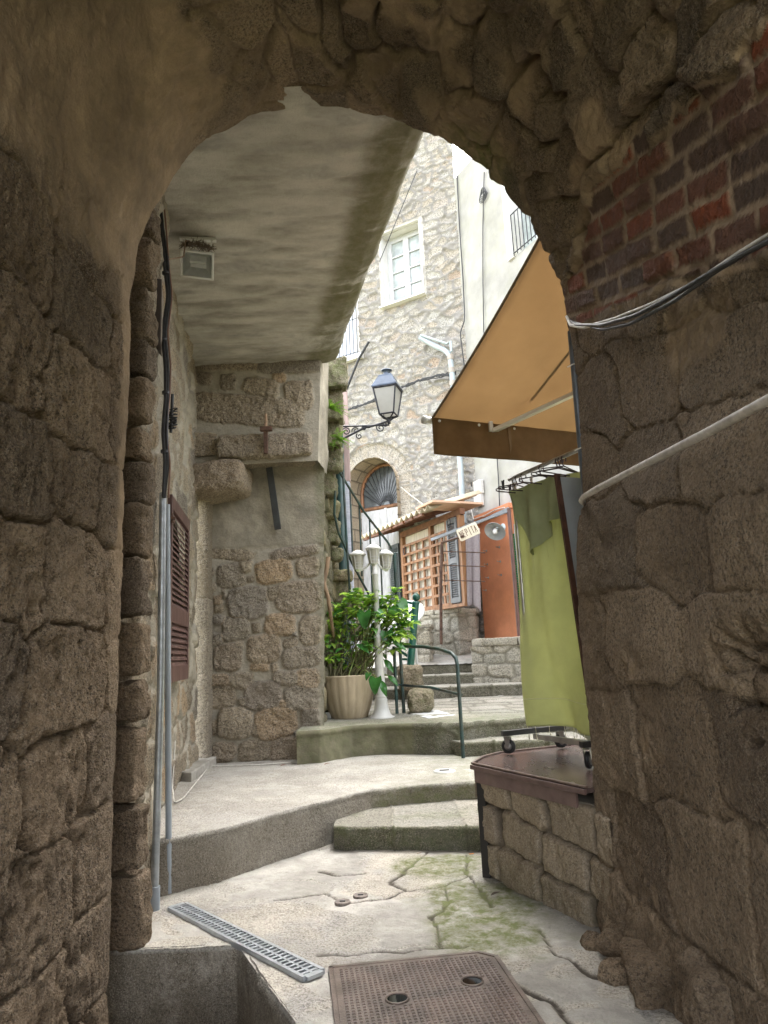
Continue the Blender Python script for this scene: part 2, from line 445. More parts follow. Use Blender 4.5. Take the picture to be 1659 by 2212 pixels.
def ground_relief(X, Y):
    P = np.stack([X, Y, 0*X], -1)
    wx = X+0.035*fbm(P, 7, 3, 5); wy = Y+0.035*fbm(P, 7, 3, 9)
    d = np.full(X.shape, 9.0)
    for c in CRACKS: d = np.minimum(d, polydist(wx, wy, c))
    wid = 0.007+0.007*(vnoise(P, 3, 4)+1)
    ck = 1-sstep(wid*0.5, wid*1.5, d)
    h = 0.012*fbm(P, 2.2, 4, 3)+0.004*fbm(P, 18, 4, 8)-0.011*ck-0.002*(1-sstep(0, 0.05, d))
    ms = np.zeros(X.shape)
    for (cx, cy), r in MOSSC: ms = np.maximum(ms, 1-sstep(r*0.35, r, np.hypot(X-cx, Y-cy)+0.15*fbm(P, 4, 3, 2)))
    ms = np.clip(ms*1.7, 0, 1)
    s = st4(X.shape); s[..., 0] = 0.35+0.65*sstep(-0.3, 0.3, fbm(P, 1.5, 4, 33)); s[..., 1] = ck; s[..., 3] = ms
    pl = sstep(0.0, 0.12, fbm(P, 1.3, 5, 71)+0.12*fbm(P, 9, 3, 72)-0.02)*0.38
    fd_, fr_ = cells(wx*1.0+.3*fbm(P, 1.1, 3, 73), wy+.3*fbm(P, 1.1, 3, 74), 1.0, 0.8, 77, .5)
    ck = np.maximum(ck, (1-sstep(0.002, 0.009, fd_))*sstep(-.05, .2, fbm(P, 1.7, 3, 76)))
    h = h-0.006*(1-sstep(0.002, 0.009, fd_))*sstep(-.05, .2, fbm(P, 1.7, 3, 76))
    s[..., 2] = pl*(1-np.clip(ck*1.5, 0, 1))
    return h, s
def floor_patch(name, rows, res, label=None, mat='paving'):
    P = loft(rows, res)
    h, s = ground_relief(P[..., 0], P[..., 1])
    P = P.copy(); P[..., 2] += h
    o = grid_obj(name, P, None, s, M[mat])
    n = o.data.polygons[0].normal
    if n.z < 0: o.data.flip_normals()
    return tag(o, label, 'pavement', kind='structure')
PC = (-0.93, 4.38, 0)
floor_patch('pavement', [[(-2.0, 4.38, 0), (1.6, 4.38, 0)], [(-2.0, 7.2, 0), (1.6, 7.2, 0)]], 0.014, 'cracked grey concrete pavement before the steps')
floor_patch('pavement', [[PC, (1.6, 4.38, 0)], [(-0.40, 3.3, 0), (1.6, 3.3, 0)]], 0.016, 'patched pavement round the iron manhole cover')
floor_patch('pavement', [[(-2, 3.3, 0), (1.6, 3.3, 0)], [(-2, -0.5, 0), (1.6, -0.5, 0)]], 0.05, 'worn pavement inside the vaulted passage')
# the sunken entry beside the left wall
def concrete_patch(name, rows, res, flip=False, label=None, rough=0.012, kind='structure', mat='paving', streak=1.0):
    P = loft(rows, res)
    h = rough*fbm(P, 3, 5, 21)+rough*0.35*fbm(P, 22, 3, 6)
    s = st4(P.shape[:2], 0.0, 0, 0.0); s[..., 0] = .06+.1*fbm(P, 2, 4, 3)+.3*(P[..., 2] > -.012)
    o = grid_obj(name, P, h, s, M[mat], None, flip)
    return tag(o, label, 'pavement', kind=kind) if label else o
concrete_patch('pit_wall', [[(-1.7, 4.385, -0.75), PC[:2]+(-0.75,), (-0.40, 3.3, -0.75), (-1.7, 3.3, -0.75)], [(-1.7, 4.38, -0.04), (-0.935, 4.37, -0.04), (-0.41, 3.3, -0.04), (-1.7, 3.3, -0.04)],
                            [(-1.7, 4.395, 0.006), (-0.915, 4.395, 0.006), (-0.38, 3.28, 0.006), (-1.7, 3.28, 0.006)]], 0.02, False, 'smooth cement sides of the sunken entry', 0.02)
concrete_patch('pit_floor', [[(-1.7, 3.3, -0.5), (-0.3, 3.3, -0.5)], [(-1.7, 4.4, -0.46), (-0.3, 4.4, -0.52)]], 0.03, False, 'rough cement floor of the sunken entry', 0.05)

# raised landing of cement along the left house
LT = [(-2.0, 5.22), (-1.66, 5.32), (-1.3, 5.59), (-0.96, 6.08), (-0.55, 6.55), (-0.24, 6.91), (0.1, 7.04), (0.74, 7.08), (1.7, 7.15)]
ZL = 0.36
def lip_rows(line, z0, z1, back, inset=0.03, res=0.02):
    f = np.array([(x, y, z0) for x, y in line]); t = np.array([(x, y, z1) for x, y in line])
    m = resample(t, 60); mf = resample(f, 60)
    dv = np.array([0, 1, 0.])
    return [mf+dv*0.01, m+V3(0, 0.012, -0.055), m+V3(0, -0.004, -0.03), m+V3(0, 0.008, -0.006), m+V3(0, 0.035, 0), back]
P = loft(lip_rows(LT, -0.05, ZL, [(-2.75, 9.3, ZL+0.01), (1.9, 9.3, ZL+0.02)]), 0.018)
top = sstep(ZL-0.05, ZL-0.01, P[..., 2])
h = 0.012*fbm(P, 3, 4, 2)+0.006*fbm(P, 16, 4, 3)*(1-top)
h = np.where(top > 0.5, 0.006*fbm(P, 2, 4, 2)+0.0015*fbm(P, 30, 3, 4), h)
s = st4(P.shape[:2], 0.5, 0, 0.4)
X, Y = P[..., 0], P[..., 1]
stepzone = sstep(-0.3, -0.1, X)*(1-top)
s[..., 2] *= 0.7*top*sstep(-.1, .25, fbm(P, 1.7, 4, 13))
s[..., 3] = np.clip(sstep(-0.6, 0.9, X+0.5*fbm(P, 1.5, 3, 5))*0.5*top+stepzone*0.7, 0, 1)
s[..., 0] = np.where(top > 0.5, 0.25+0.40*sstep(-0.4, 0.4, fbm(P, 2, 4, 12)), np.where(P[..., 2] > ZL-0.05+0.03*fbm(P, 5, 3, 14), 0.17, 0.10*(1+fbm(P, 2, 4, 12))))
h = h+0.012*sstep(ZL-0.06, ZL-0.045, P[..., 2]+0.03*fbm(P, 5, 3, 14))*(1-top)
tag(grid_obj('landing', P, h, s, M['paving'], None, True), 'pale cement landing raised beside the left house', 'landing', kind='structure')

# ================================================================== THE VAULTED PASSAGE (arch)
prof_px = [(1300, 2020, 4.35), (1282, 1700, 4.35), (1264, 1500, 4.35), (1245, 1250, 4.35), (1250, 1130, 4.35), (1262, 1085, 4.35), (1257, 950, 4.35), (1242, 800, 4.35), (1227, 690, 4.35), (1212, 600, 4.35),
           (1150, 480, 4.35), (1100, 412, 4.35), (1050, 367, 4.35), (990, 322, 4.35), (940, 293, 4.35), (880, 265, 4.32), (800, 243, 4.3), (740, 232, 4.3), (640, 225, 4.3), (560, 245, 4.28),
           (500, 272, 4.25), (430, 312, 4.2), (380, 370, 4.1), (345, 425, 4.05), (300, 520, 4.0), (284, 620, 4.0), (278, 800, 4.0), (270, 1000, 4.0), (262, 1250, 4.0), (250, 1500, 4.0), (243, 1700, 4.0), (238, 2000, 4.0)]
pr = [tuple(A(x, y, Yq)[[0, 2]])+(Yq,) for x, y, Yq in prof_px]
pr = [(1.12, -0.12, 4.35)]+pr+[(-1.5, -0.7, 4.0)]
pr = np.array(pr)
RES = 0.0125
ns = int(np.linalg.norm(np.diff(pr[:, :2], axis=0), axis=1).sum()/RES)
ss = np.concatenate([[0], np.cumsum(np.linalg.norm(np.diff(pr[:, :2], axis=0), axis=1))])
S = np.linspace(0, ss[-1], ns)
px_, pz_, py_ = (np.interp(S, ss, pr[:, k]) for k in range(3))
kk = np.ones(9)/9
sm = lambda a: np.convolve(np.pad(a, 4, 'edge'), kk, 'valid')
px_, pz_, py_ = sm(px_), sm(pz_), sm(py_)
Y0 = -1.5  # unseen rear end of the passage, placed by the fill light it admits
ntt = int((4.35-Y0)/RES*0.8)
T = np.linspace(0, 1, ntt)**1.5
P = np.zeros((ns, ntt, 3))
yend = py_+0.03*fbm(np.stack([S*0, S, S*0], -1), 5, 3, 7)
P[..., 0] = px_[:, None]; P[..., 2] = pz_[:, None]; P[..., 1] = yend[:, None]*(1-T)+Y0*T
P[..., 0] += 0.065*(yend[:, None]-P[..., 1])*np.clip(px_[:, None]/1.2, 0, 1)      # the right wall splays a little towards us
SS = np.repeat(S[:, None], ntt, 1); YY = P[..., 1]; XX = P[..., 0]; ZZ = P[..., 2]
s_crown0, s_crown1 = np.interp(3.5, pz_[:ns//3], S[:ns//3]), S[-1]-(ss[-1]-S[np.argmin(np.abs(pz_-4.3)+9*(px_ > 0))])
W = P+(0.03+0.05*sstep(3.4, 3.9, P[..., 2:3]))*np.stack([fbm(P, 2.2, 3, 1), fbm(P, 2.2, 3, 2), fbm(P, 2.2, 3, 3)], -1)+0.02*np.stack([fbm(P, 11, 2, 4), fbm(P, 11, 2, 5), fbm(P, 11, 2, 6)], -1)
wS = SS+(W[..., 2]-ZZ)
right = (XX > 0.4) & (ZZ < 5.0)
rid = np.zeros((ns, ntt)); mort = np.zeros_like(rid); kind = np.zeros_like(rid); hh = np.zeros_like(rid); moss = np.zeros_like(rid)
rough = fbm(P, 5, 5, 31); fine = fbm(P, 30, 5, 32, 0.65)
# right wall: big squared blocks with thin joints
tilt = 0.36*sstep(0.8, 3.4, ZZ)*(YY-4.35)                          # the courses climb with the alley
d, r1 = cells(W[..., 1], wS-tilt, 0.80, 0.50, 3, 0.25, 8.0)
d = d+0.006*fbm(P, 12, 3, 42)
jo = 1-sstep(0.001, 0.010, d)
jgo = 0.25+0.75*sstep(-0.35, 0.1, fbm(P, 1.8, 3, 40))
h_r = 0.05*FACET+0.006*sstep(0, 0.015, d)-0.022*jo*jgo+0.012*(r1-0.5)+0.012*rough+0.007*fine+0.02*fbm(P, 1.6, 3, 43)
k_r = 0.24*sstep(-0.05, 0.1, YY-3.75+0.4*fbm(P, 1.6, 4, 41))*sstep(-0.15, 0.15, 2.1-ZZ)
k_r = np.maximum(k_r, 0.4*sstep(0.25, 0.5, fbm(P, 1.4, 6, 47)))
# brick courses above
bd, br = bricks(YY+0.012*fbm(P, 5, 3, 7), SS-0.36*(YY-4.35)+0.012*fbm(P, 2.5, 3, 8), 0.30, 0.132, 11)
bd = bd-0.004+0.010*fbm(P, 9, 3, 9)
zlo = 3.60-0.34*(4.35-YY)
bm_ = sstep(-0.05, 0.05, ZZ-zlo+0.06*fbm(P, 2, 3, 51))*sstep(-0.05, 0.06, zlo+0.2+0.62*sstep(4.35, 3.5, YY)-ZZ+0.36*fbm(P, 2.6, 5, 52))*(XX > 0.5)
gap = sstep(0.35, 0.5, _hash(np.floor(br*997).astype(int), np.zeros(br.shape, int), np.zeros(br.shape, int), 3))
bmort = 1-sstep(0.010, 0.017, bd+0.006*fbm(P, 14, 3, 53))
h_b = 0.012*sstep(0.010, 0.016, bd)+0.03*(br-0.5)*(1-bmort)+0.006*fine+0.01*rough
lost = (br > 0.95)*1.0                                            # bricks that have fallen away or been smeared over
# crown: rubble wedges on edge
d2, r2 = cells(wS*1.0, W[..., 1], 0.25, 0.42, 5, 0.6, 6.0)
jo2 = 1-sstep(0.003, 0.022, d2+0.012*fbm(P, 9, 3, 55))
deep = sstep(0.0, 0.35, fbm(P, 1.7, 3, 56))
h_c = 0.42*FACET+0.025*sstep(0, 0.015, d2)-0.07*jo2*deep+0.06*(r2-0.5)+0.035*rough+0.018*fine
k_c = 0.40*sstep(0.15, 0.35, fbm(P, 1.2, 4, 58))
# left wall: weathered big blocks
d3, r3 = cells(W[..., 1], wS, 0.66, 0.46, 9, 0.3, 8.0)
d3 = d3+0.01*fbm(P, 9, 3, 60)
jo3 = 1-sstep(0.001, 0.013, d3)
pits = sstep(0.15, 0.6, fbm(P, 8, 4, 61))
h_l = 0.05*FACET+0.008*sstep(0, 0.012, d3)-0.05*jo3+0.022*(r3-0.5)+0.022*fbm(P*V3(1, 1.5, .6), 4, 5, 59)+0.03*fbm(P*V3(1, 1.4, .6), 22, 5, 58, 0.65)-0.03*pits
# upper left: hand-thrown render
h_p = 0.035*fbm(P, 1.8, 4, 63)+0.022*fbm(P, 7, 5, 64)+0.008*fine
crown = sstep(np.where(XX > 0, -0.06, -0.45), np.where(XX > 0, 0.1, 0.5), ZZ+0.25*fbm(P, 2, 3, 65)+0.14*fbm(P, 7, 4, 75)-np.where(XX > 0, zlo+.05, 3.65))
left = sstep(-0.8, -1.0, XX+0.2*fbm(P, 1.8, 4, 66)+0.12*fbm(P, 7, 4, 69))
wl = (XX < 0)*1.0
mixr = bm_*(1-lost*0)
h_right = h_r*(1-mixr)+h_b*mixr
hi = crown*(1-bm_)
h_right = h_right+0.02*fbm(P, 16, 4, 44)*(k_r > .1)
cq = A(1600, 1470, 2.5)
cav = sstep(0.30, 0.16, np.sqrt(((ZZ-cq[2])/0.8)**2+((YY-2.5)/1.1)**2)+0.12*fbm(P, 5, 4, 90))*(XX > 0)
dk, rk = cells(W[..., 1]+.03*fbm(P, 5, 3, 91), wS, 0.15, 0.11, 92, .7)
h_right = h_right*(1-cav)+cav*(-0.10+0.08*sstep(0.0, 0.02, dk)+0.07*(rk-.5)+.3*FACET)      # a hole where the facing has fallen out
hh = np.where(XX > 0, h_right*(1-hi)+h_c*hi, 0)
mort = np.where(XX > 0, (jo*0.75*jgo*(1-mixr)+np.maximum(bmort, lost*0.8)*mixr)*(1-hi)+jo2*0.8*hi, 0)
kind = np.where(XX > 0, (k_r*(1-mixr)+1.0*mixr)*(1-hi)+k_c*hi, 0)
rid = np.where(XX > 0, np.where(mixr > 0.5, br, np.where(hi > 0.5, r2, .75*r1)), 0)  # right wall's stone tones held back to imitate its deeper shade
upl = crown*left*sstep(-0.12, 0.12, 4.12-YY+0.15*fbm(P, 2, 3, 67)-0.15*sstep(-1.2, -0.9, XX))
h_left = h_l*(1-crown)+(h_c*(1-upl)+h_p*upl)*crown
hh = np.where(XX > 0, hh, h_left)
mort = np.where(XX > 0, mort, (jo3*0.5*(1-crown)+jo2*0.8*(1-upl)*crown))
kind = np.where(XX > 0, kind, np.maximum(0.5*upl, k_c*crown*(1-upl))+0.5*(1-crown)*sstep(0.0, 0.15, YY-3.9+0.3*fbm(P, 1.5, 4, 68))*sstep(1.8, 2.3, ZZ))
rid = np.where(XX > 0, rid, np.where(crown > 0.5, r2, r3))
moss = 0.9*np.exp(-((XX-0.75)**2/0.09+(YY-4.25)**2/0.03+(ZZ-4.85)**2/0.06))
foot = sstep(0.45, 0.0, ZZ)*(XX > 0)
hh = hh*(1-np.where(XX > 0.1, 0.6, 0.85)*sstep(0.28, 0.0, yend[:, None]-YY))
hh = hh+foot*(0.05*fbm(P, 5, 4, 70)+0.02)
stt = np.stack([rid, mort, kind, moss], -1)
i1 = int(np.argmax(pz_ > 3.9)); i2 = ns-1-int(np.argmax(pz_[::-1] > 3.9))
N = grid_normals(P, True); Pd = P+N*hh[..., None]
arch = thing('archway', (0, 4.3, 0), 'dark vaulted stone archway over the passage with a band of old bricks', 'archway')
def tunnel_part(name, a, b, label=None, mat='tunnel'):
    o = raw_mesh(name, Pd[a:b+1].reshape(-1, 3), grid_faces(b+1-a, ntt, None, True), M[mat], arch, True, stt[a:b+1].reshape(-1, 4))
    if label: o['label'] = label
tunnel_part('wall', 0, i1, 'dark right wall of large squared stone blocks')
tunnel_part('vault', i1, i2)
tunnel_part('wall', i2, ns-1, 'weathered left wall of pitted brown stone')
E1, E2 = V3(0.913, 0.407, 0), V3(-0.407, 0.913, 0)                 # the shop front beyond the arch: along it, and out from it
inner = Pd[:, 0]
outer = inner.copy()
rgt = inner[:, 0] > 0
tt = np.clip(inner[:, 2]/5.3, 0, 1)
outer[rgt] += E1*3.2
outer[~rgt] += V3(-0.75, 0, 0)
cz = sstep(3.6, 5.2, inner[:, 2])[:, None]
outer = outer*(1-cz)+(inner+V3(0, 0, .7))*cz
mid = inner*0.96+outer*0.04+V3(0, 0.03, 0)
R3 = [inner, mid, outer]
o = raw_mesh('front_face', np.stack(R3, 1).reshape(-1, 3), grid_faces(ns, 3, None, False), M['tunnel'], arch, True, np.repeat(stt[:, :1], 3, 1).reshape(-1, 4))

# ================================================================== LEFT HOUSE with its jutting upper floor
def rough_block(mb_or_name, c, ax, ay, az, r=0.04, amp=0.02, res=0.02, mat='granite', parent=None, rid=0.5, moss=0.0, seed=0, shape=None, mortar=0.0):
    """one dressed stone: rounded box with an uneven surface (half axes ax, ay, az)"""
    c, ax, ay, az = map(lambda q: np.array(q, float), (c, ax, ay, az))
    L = [np.linalg.norm(q) for q in (ax, ay, az)]; D = [q/l for q, l in zip((ax, ay, az), L)]
    B = np.stack(D, 0)
    r = min(r, min(L)*0.8)
    vs, fs, off = [], [], 0
    for k in range(3):
        i, j = (k+1) % 3, (k+2) % 3
        ni, nj = max(2, int(2*L[i]/res)), max(2, int(2*L[j]/res))
        for sg in (-1, 1):
            q = np.zeros((ni+1, nj+1, 3))
            q[..., i] = np.linspace(-L[i], L[i], ni+1)[:, None]; q[..., j] = np.linspace(-L[j], L[j], nj+1)[None]; q[..., k] = sg*L[k]
            inn = np.clip(q, [-(l-r) for l in L], [l-r for l in L])
            e = q-inn; e /= np.linalg.norm(e, axis=-1, keepdims=True)
            q = inn+e*r
            if shape is not None: q = shape(q, L)
            wq = c+q@B
            ew = e@B
            dsp = amp*fbm(wq, 4.5, 4, seed+11)+amp*0.45*fbm(wq, 19, 4, seed+5)
            wq = wq+ew*dsp[..., None]
            vs.append(wq.reshape(-1, 3)); f = grid_faces(ni+1, nj+1, None, sg < 0)+off; fs.append(f); off += (ni+1)*(nj+1)
    co = np.concatenate(vs); s = st4((len(co),), rid, mortar, 0, moss)
    if mb_or_name is None: return co, np.concatenate(fs), s
    return raw_mesh(mb_or_name, co, np.concatenate(fs), M[mat], parent, True, s, parent is None)
def join_blocks(name, blocks, mat, parent=None):
    off, C, Fc, Sx = 0, [], [], []
    for co, f, s in blocks:
        C.append(co); Fc.append(f+off); Sx.append(s); off += len(co)
    return raw_mesh(name, np.concatenate(C), np.concatenate(Fc), M[mat], parent, True, np.concatenate(Sx), parent is None)

rgf = random.Random(21); bl = []
for k, (x0, y0, x1, y1, dpt) in enumerate([(1392, 2060, 1530, 2205, 3.55), (1535, 2085, 1720, 2260, 3.05), (1345, 2090, 1400, 2170, 3.75), (1300, 2040, 1345, 2085, 4.12), (1330, 2010, 1372, 2060, 4.0), (1290, 2075, 1325, 2105, 4.1)]):
    a_, b_ = A(x0, (y0+y1)/2, dpt), A(x1, (y0+y1)/2, dpt); t_, u_ = A((x0+x1)/2, y0, dpt)[2], A((x0+x1)/2, y1, dpt)[2]
    sz = (b_[0]-a_[0])/2
    bl.append(rough_block(None, V3((a_[0]+b_[0])/2-.04, dpt+.02, (t_+u_)/2), V3(sz+.02, -.05, 0), V3(.03, max(.05, sz*1.1), 0), V3(0, 0, (t_-u_)/2), .05, .06, .02, rid=rgf.random(), moss=.0, seed=90+k))
FOOT = bl
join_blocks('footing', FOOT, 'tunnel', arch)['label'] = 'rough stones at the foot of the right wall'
house = thing('stone_house', (-2.2, 7, 0.36), 'granite house on the left whose cement underside juts over the alley', 'house')
WL = [(-2.1, 3.9), (-2.05, 4.4), (-2.0, 4.5), (-1.72, 4.52), (-1.64, 4.6), (-1.69, 5.0), (-1.76, 5.4), (-1.98, 6.1), (-2.25, 7.8), (-2.37, 8.75)]
P = loft([[(x, y, -0.7) for x, y in WL], [(x, y, 5.45) for x, y in WL]], 0.02)
Sx = np.concatenate([[0], np.cumsum(np.linalg.norm(np.diff(P[:, 0], axis=0), axis=1))])[:, None]*np.ones(P.shape[1])
Wq = Sx+0.05*fbm(P, 3, 3, 81); Wz = P[..., 2]+0.05*fbm(P, 3, 3, 82)
d, r1 = cells(Wq, Wz, 0.42, 0.34, 23, 0.5)
mo = 1-sstep(0.012, 0.04, d+0.02*fbm(P, 6, 3, 83))
h = 0.2*FACET+0.025*sstep(0, 0.03, d)+0.04*(r1-0.5)+0.02*fbm(P, 6, 4, 84)+0.012*fbm(P, 25, 3, 85)
near = sstep(5.2, 4.5, P[..., 1])
h += near*0.07*(_hash(np.floor(r1*1000).astype(int), np.zeros(r1.shape, int), np.zeros(r1.shape, int), 9)-0.6)
s = np.stack([r1*(1-.7*near), mo*(1-.6*near), 0.5*(1-near)*sstep(0.18, 0.3, fbm(P, 1.3, 4, 86)-0.1*mo), 0*r1], -1)
grid_obj('wall', P, h, s, M['granite'], house, False)

rgq = random.Random(6); bl = []
for k, (y0, y1, xr) in enumerate([(440, 500, 343), (505, 612, 340), (616, 722, 331), (726, 808, 330), (812, 905, 326), (910, 992, 320), (996, 1085, 326), (1090, 1196, 318), (1200, 1330, 322), (1335, 1466, 318), (1470, 1562, 312), (1566, 1742, 308), (1746, 1885, 312), (1890, 2060, 314)]):
    Yf = 4.34+rgq.uniform(-.06, .05)
    a_ = A(215, (y0+y1)/2, Yf); b_ = A(xr-13, (y0+y1)/2, Yf); t_, u_ = A(300, y0, Yf)[2], A(300, y1, Yf)[2]
    bl.append(rough_block(None, V3((a_[0]+b_[0])/2, Yf+.10, (t_+u_)/2), V3((b_[0]-a_[0])/2, 0, 0), V3(0, .10, 0), V3(0, 0, (t_-u_)/2-.006+rgq.uniform(-.02, .01)), .03, .05, .018, rid=rgq.random(), seed=50+k))
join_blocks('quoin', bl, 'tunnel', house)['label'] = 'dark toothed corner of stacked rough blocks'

def stones_on(P, centers, res_w=0.02, p=3.6, seed=0, wob=0.022):
    """field stones set in mortar: centre, half sizes and tilt per stone, all in metres on the wall (u, z)"""
    U, Vz = P
    Q = np.stack([U, Vz, 0*U], -1)
    u = U+wob*fbm(Q, 6, 3, seed+1)+wob*0.5*fbm(Q, 17, 3, seed+2); v = Vz+wob*fbm(Q, 6, 3, seed+3)+wob*0.5*fbm(Q, 17, 3, seed+4)
    best = np.full(U.shape, -9.0); rid = np.zeros(U.shape)
    for k, (cu, cv, ru, rv, rot) in enumerate(centers):
        c_, s_ = math.cos(rot), math.sin(rot)
        a = (u-cu)*c_+(v-cv)*s_; b = -(u-cu)*s_+(v-cv)*c_
        e = 1-(np.abs(a/ru)**p+np.abs(b/rv)**p)**(1/p)
        e = e*min(ru, rv)
        m = e > best
        best = np.where(m, e, best); rid = np.where(m, (k*0.6180339+0.13) % 1.0, rid)
    return best, rid
YC = 9.1
z3 = lambda x, y: (216+0.3698*x, 737.6+0.3698*y)
low3 = [(765, 1245, 140, 33), (1140, 1232, 140, 32), (770, 1365, 85, 70), (857, 1312, 38, 35), (1018, 1340, 105, 70), (1215, 1320, 68, 60), (865, 1528, 120, 100), (1160, 1490, 135, 95), (1018, 1468, 38, 42), (1075, 1438, 22, 18),
        (665, 1435, 14, 28), (727, 1470, 12, 28), (685, 1508, 28, 30), (692, 1567, 30, 28), (690, 1633, 38, 25), (795, 1680, 82, 72), (915, 1668, 28, 32), (1055, 1655, 88, 62), (1230, 1685, 65, 90), (690, 1738, 38, 34),
        (960, 1795, 100, 85), (1112, 1762, 42, 35), (750, 1845, 88, 80), (1180, 1845, 112, 62), (815, 1775, 28, 22), (935, 1905, 58, 24), (1025, 1905, 22, 28), (1140, 1710, 14, 16), (660, 1350, 14, 20), (880, 1390, 24, 20)]
lowD = [(475, 1470, 25, 14), (520, 1470, 28, 18), (620, 1464, 30, 16), (665, 1467, 25, 22), (480, 1508, 28, 24), (568, 1503, 42, 30), (652, 1508, 38, 27), (508, 1562, 38, 34), (596, 1562, 46, 34), (463, 1572, 11, 16), (672, 1558, 20, 36),
        (482, 1625, 28, 22), (548, 1622, 34, 24), (628, 1620, 46, 28), (681, 1612, 11, 20), (525, 1515, 10, 12), (612, 1520, 9, 10), (552, 1578, 9, 14), (645, 1585, 10, 9)]
cs = []
for x, y, a, b in [z3(q[0], q[1])+(q[2]*0.3698, q[3]*0.3698) for q in low3]+lowD:
    c0 = A(x, y, YC); ux = A(x+a, y, YC)[0]-c0[0]; vz = c0[2]-A(x, y+b, YC)[2]
    cs.append((c0[0], c0[2], ux*1.02, vz*1.02, random.Random(int(x*7+y)).uniform(-0.12, 0.12)))
P = loft([[(-2.5, YC, 0.25), (-0.87, YC, 0.25)], [(-2.5, YC, 4.3), (-0.76, YC, 4.3)]], 0.013)
e, rid = stones_on((P[..., 0], P[..., 2]), cs, seed=3)
msk = sstep(-0.012, 0.008, e)
h = 0.034*sstep(-0.008, 0.022, e)+0.035*fbm(P, 6, 4, 91)*msk+0.014*fbm(P, 26, 3, 92)*msk+0.012*fbm(P, 2.5, 3, 93)+0.03*(rid-.5)*msk
zp = A(560, 1182, YC)[2]
pl = sstep(-0.05, 0.03, P[..., 2]-zp+0.03*fbm(P, 4, 3, 94))
h = h*(1-pl*0.6)+pl*0.02
s = np.stack([rid, 1-msk, 0.5*pl, 0.5*sstep(-0.95, -0.8, P[..., 0])], -1)
grid_obj('wall', P, h, s, M['granite'], house, False)['label'] = 'end wall of round field stones under grey cement render'
# the same wall turned into the stair side
P = loft([[(-0.92, YC, 0.25), (-0.90, 12.6, 0.25)], [(-0.84, YC, 5.6), (-0.82, 12.6, 5.6)]], 0.022)
d, r1 = cells(P[..., 1]+0.04*fbm(P, 3, 2, 1), P[..., 2]+0.04*fbm(P, 3, 2, 2), 0.4, 0.3, 31, 0.5)
h = 0.2*FACET+0.04*sstep(0, 0.04, d)+0.05*(r1-0.5)+0.02*fbm(P, 8, 4, 3)
s = np.stack([r1, 1-sstep(0.01, 0.035, d), 0*d, 0.35+0*d], -1)
grid_obj('wall', P, h, s, M['stair'], house, False)['label'] = 'side wall of mossy rubble behind the potted plant'
# upper wall on its beam
YU = 8.62
up3 = [(850, 400, 350, 88, 0.13), (590, 215, 62, 38, 0.05), (750, 237, 50, 45, 0), (940, 265, 105, 52, 0.2), (1050, 215, 36, 28, 0), (1160, 315, 85, 88, 0), (1110, 150, 190, 38, 0.02), (730, 140, 200, 28, 0.05)]
cs = []
for q in up3:
    x, y = z3(q[0], q[1]); a, b = q[2]*0.3698, q[3]*0.3698
    c0 = A(x, y, YU); cs.append((c0[0], c0[2], A(x+a, y, YU)[0]-c0[0], c0[2]-A(x, y+b, YU)[2], -q[4]))
P = loft([[(-2.6, YU, 4.0), (-0.80, YU, 4.0)], [(-2.6, YU, 5.6), (-0.72, YU, 5.6)]], 0.013)
e, rid = stones_on((P[..., 0], P[..., 2]), cs, p=5.0, seed=8)
msk = sstep(-0.012, 0.008, e)
h = 0.03*sstep(-0.008, 0.02, e)+0.03*fbm(P, 6, 4, 95)*msk+0.014*fbm(P, 26, 3, 96)*msk+0.006*fbm(P, 3, 4, 97)
s = np.stack([rid, 1-msk, 0*rid, 0*rid], -1)
grid_obj('wall', P, h, s, M['granite'], house, False)['label'] = 'overhanging wall of long granite stones'
P = loft([[(-0.80, YU, 4.0), (-0.74, 9.3, 4.0)], [(-0.72, YU, 5.6), (-0.68, 9.3, 5.6)]], 0.03)
s = st4(P.shape[:2], 0.5, 0.0, 0.5)
grid_obj('wall', P, 0.02*fbm(P, 4, 4, 5), s, M['granite'], house, False)['label'] = 'rendered narrow return of the overhanging wall'
def px_block(name, x0, y0, x1, y1, Yf, depth, r=0.05, amp=0.02, mat='granite', parent=None, rid=0.5, moss=0.0, seed=0, shape=None, res=0.018):
    """a stone whose front fills the photo rectangle at distance Yf"""
    a = A(x0, (y0+y1)/2, Yf); b = A(x1, (y0+y1)/2, Yf); t = A((x0+x1)/2, y0, Yf)[2]; bt = A((x0+x1)/2, y1, Yf)[2]
    c = V3((a[0]+b[0])/2, Yf+depth/2, (t+bt)/2)
    return rough_block(name, c, V3((b[0]-a[0])/2, 0, 0), V3(0, depth/2, 0), V3(0, 0, (t-bt)/2), r, amp, res, mat, parent, rid, moss, seed, shape)
px_block('lintel', 395, 935, 470, 985, 8.58, 0.6, 0.02, 0.03, parent=house, rid=0.2, seed=1)
px_block('lintel', 468, 935, 671, 985, 8.5, 0.7, 0.05, 0.045, parent=house, rid=0.45, seed=2)
def corb(q, L):
    q = q.copy(); t = (q[..., 0]/L[0]+1)/2; q[..., 2] = np.where(q[..., 2] < 0, q[..., 2]*(1-0.45*np.clip(t-0.35, 0, 1)**2/0.42), q[..., 2]); return q
px_block('corbel', 393, 994, 520, 1062, 8.35, 0.8, 0.08, 0.045, parent=house, rid=0.7, seed=3, shape=corb)
px_block('door_jamb', 402, 1075, 449, 1295, 8.85, 0.3, 0.03, 0.012, parent=house, rid=0.0, seed=4)
px_block('door_jamb', 402, 1292, 449, 1648, 8.85, 0.3, 0.03, 0.012, parent=house, rid=0.35, seed=5)
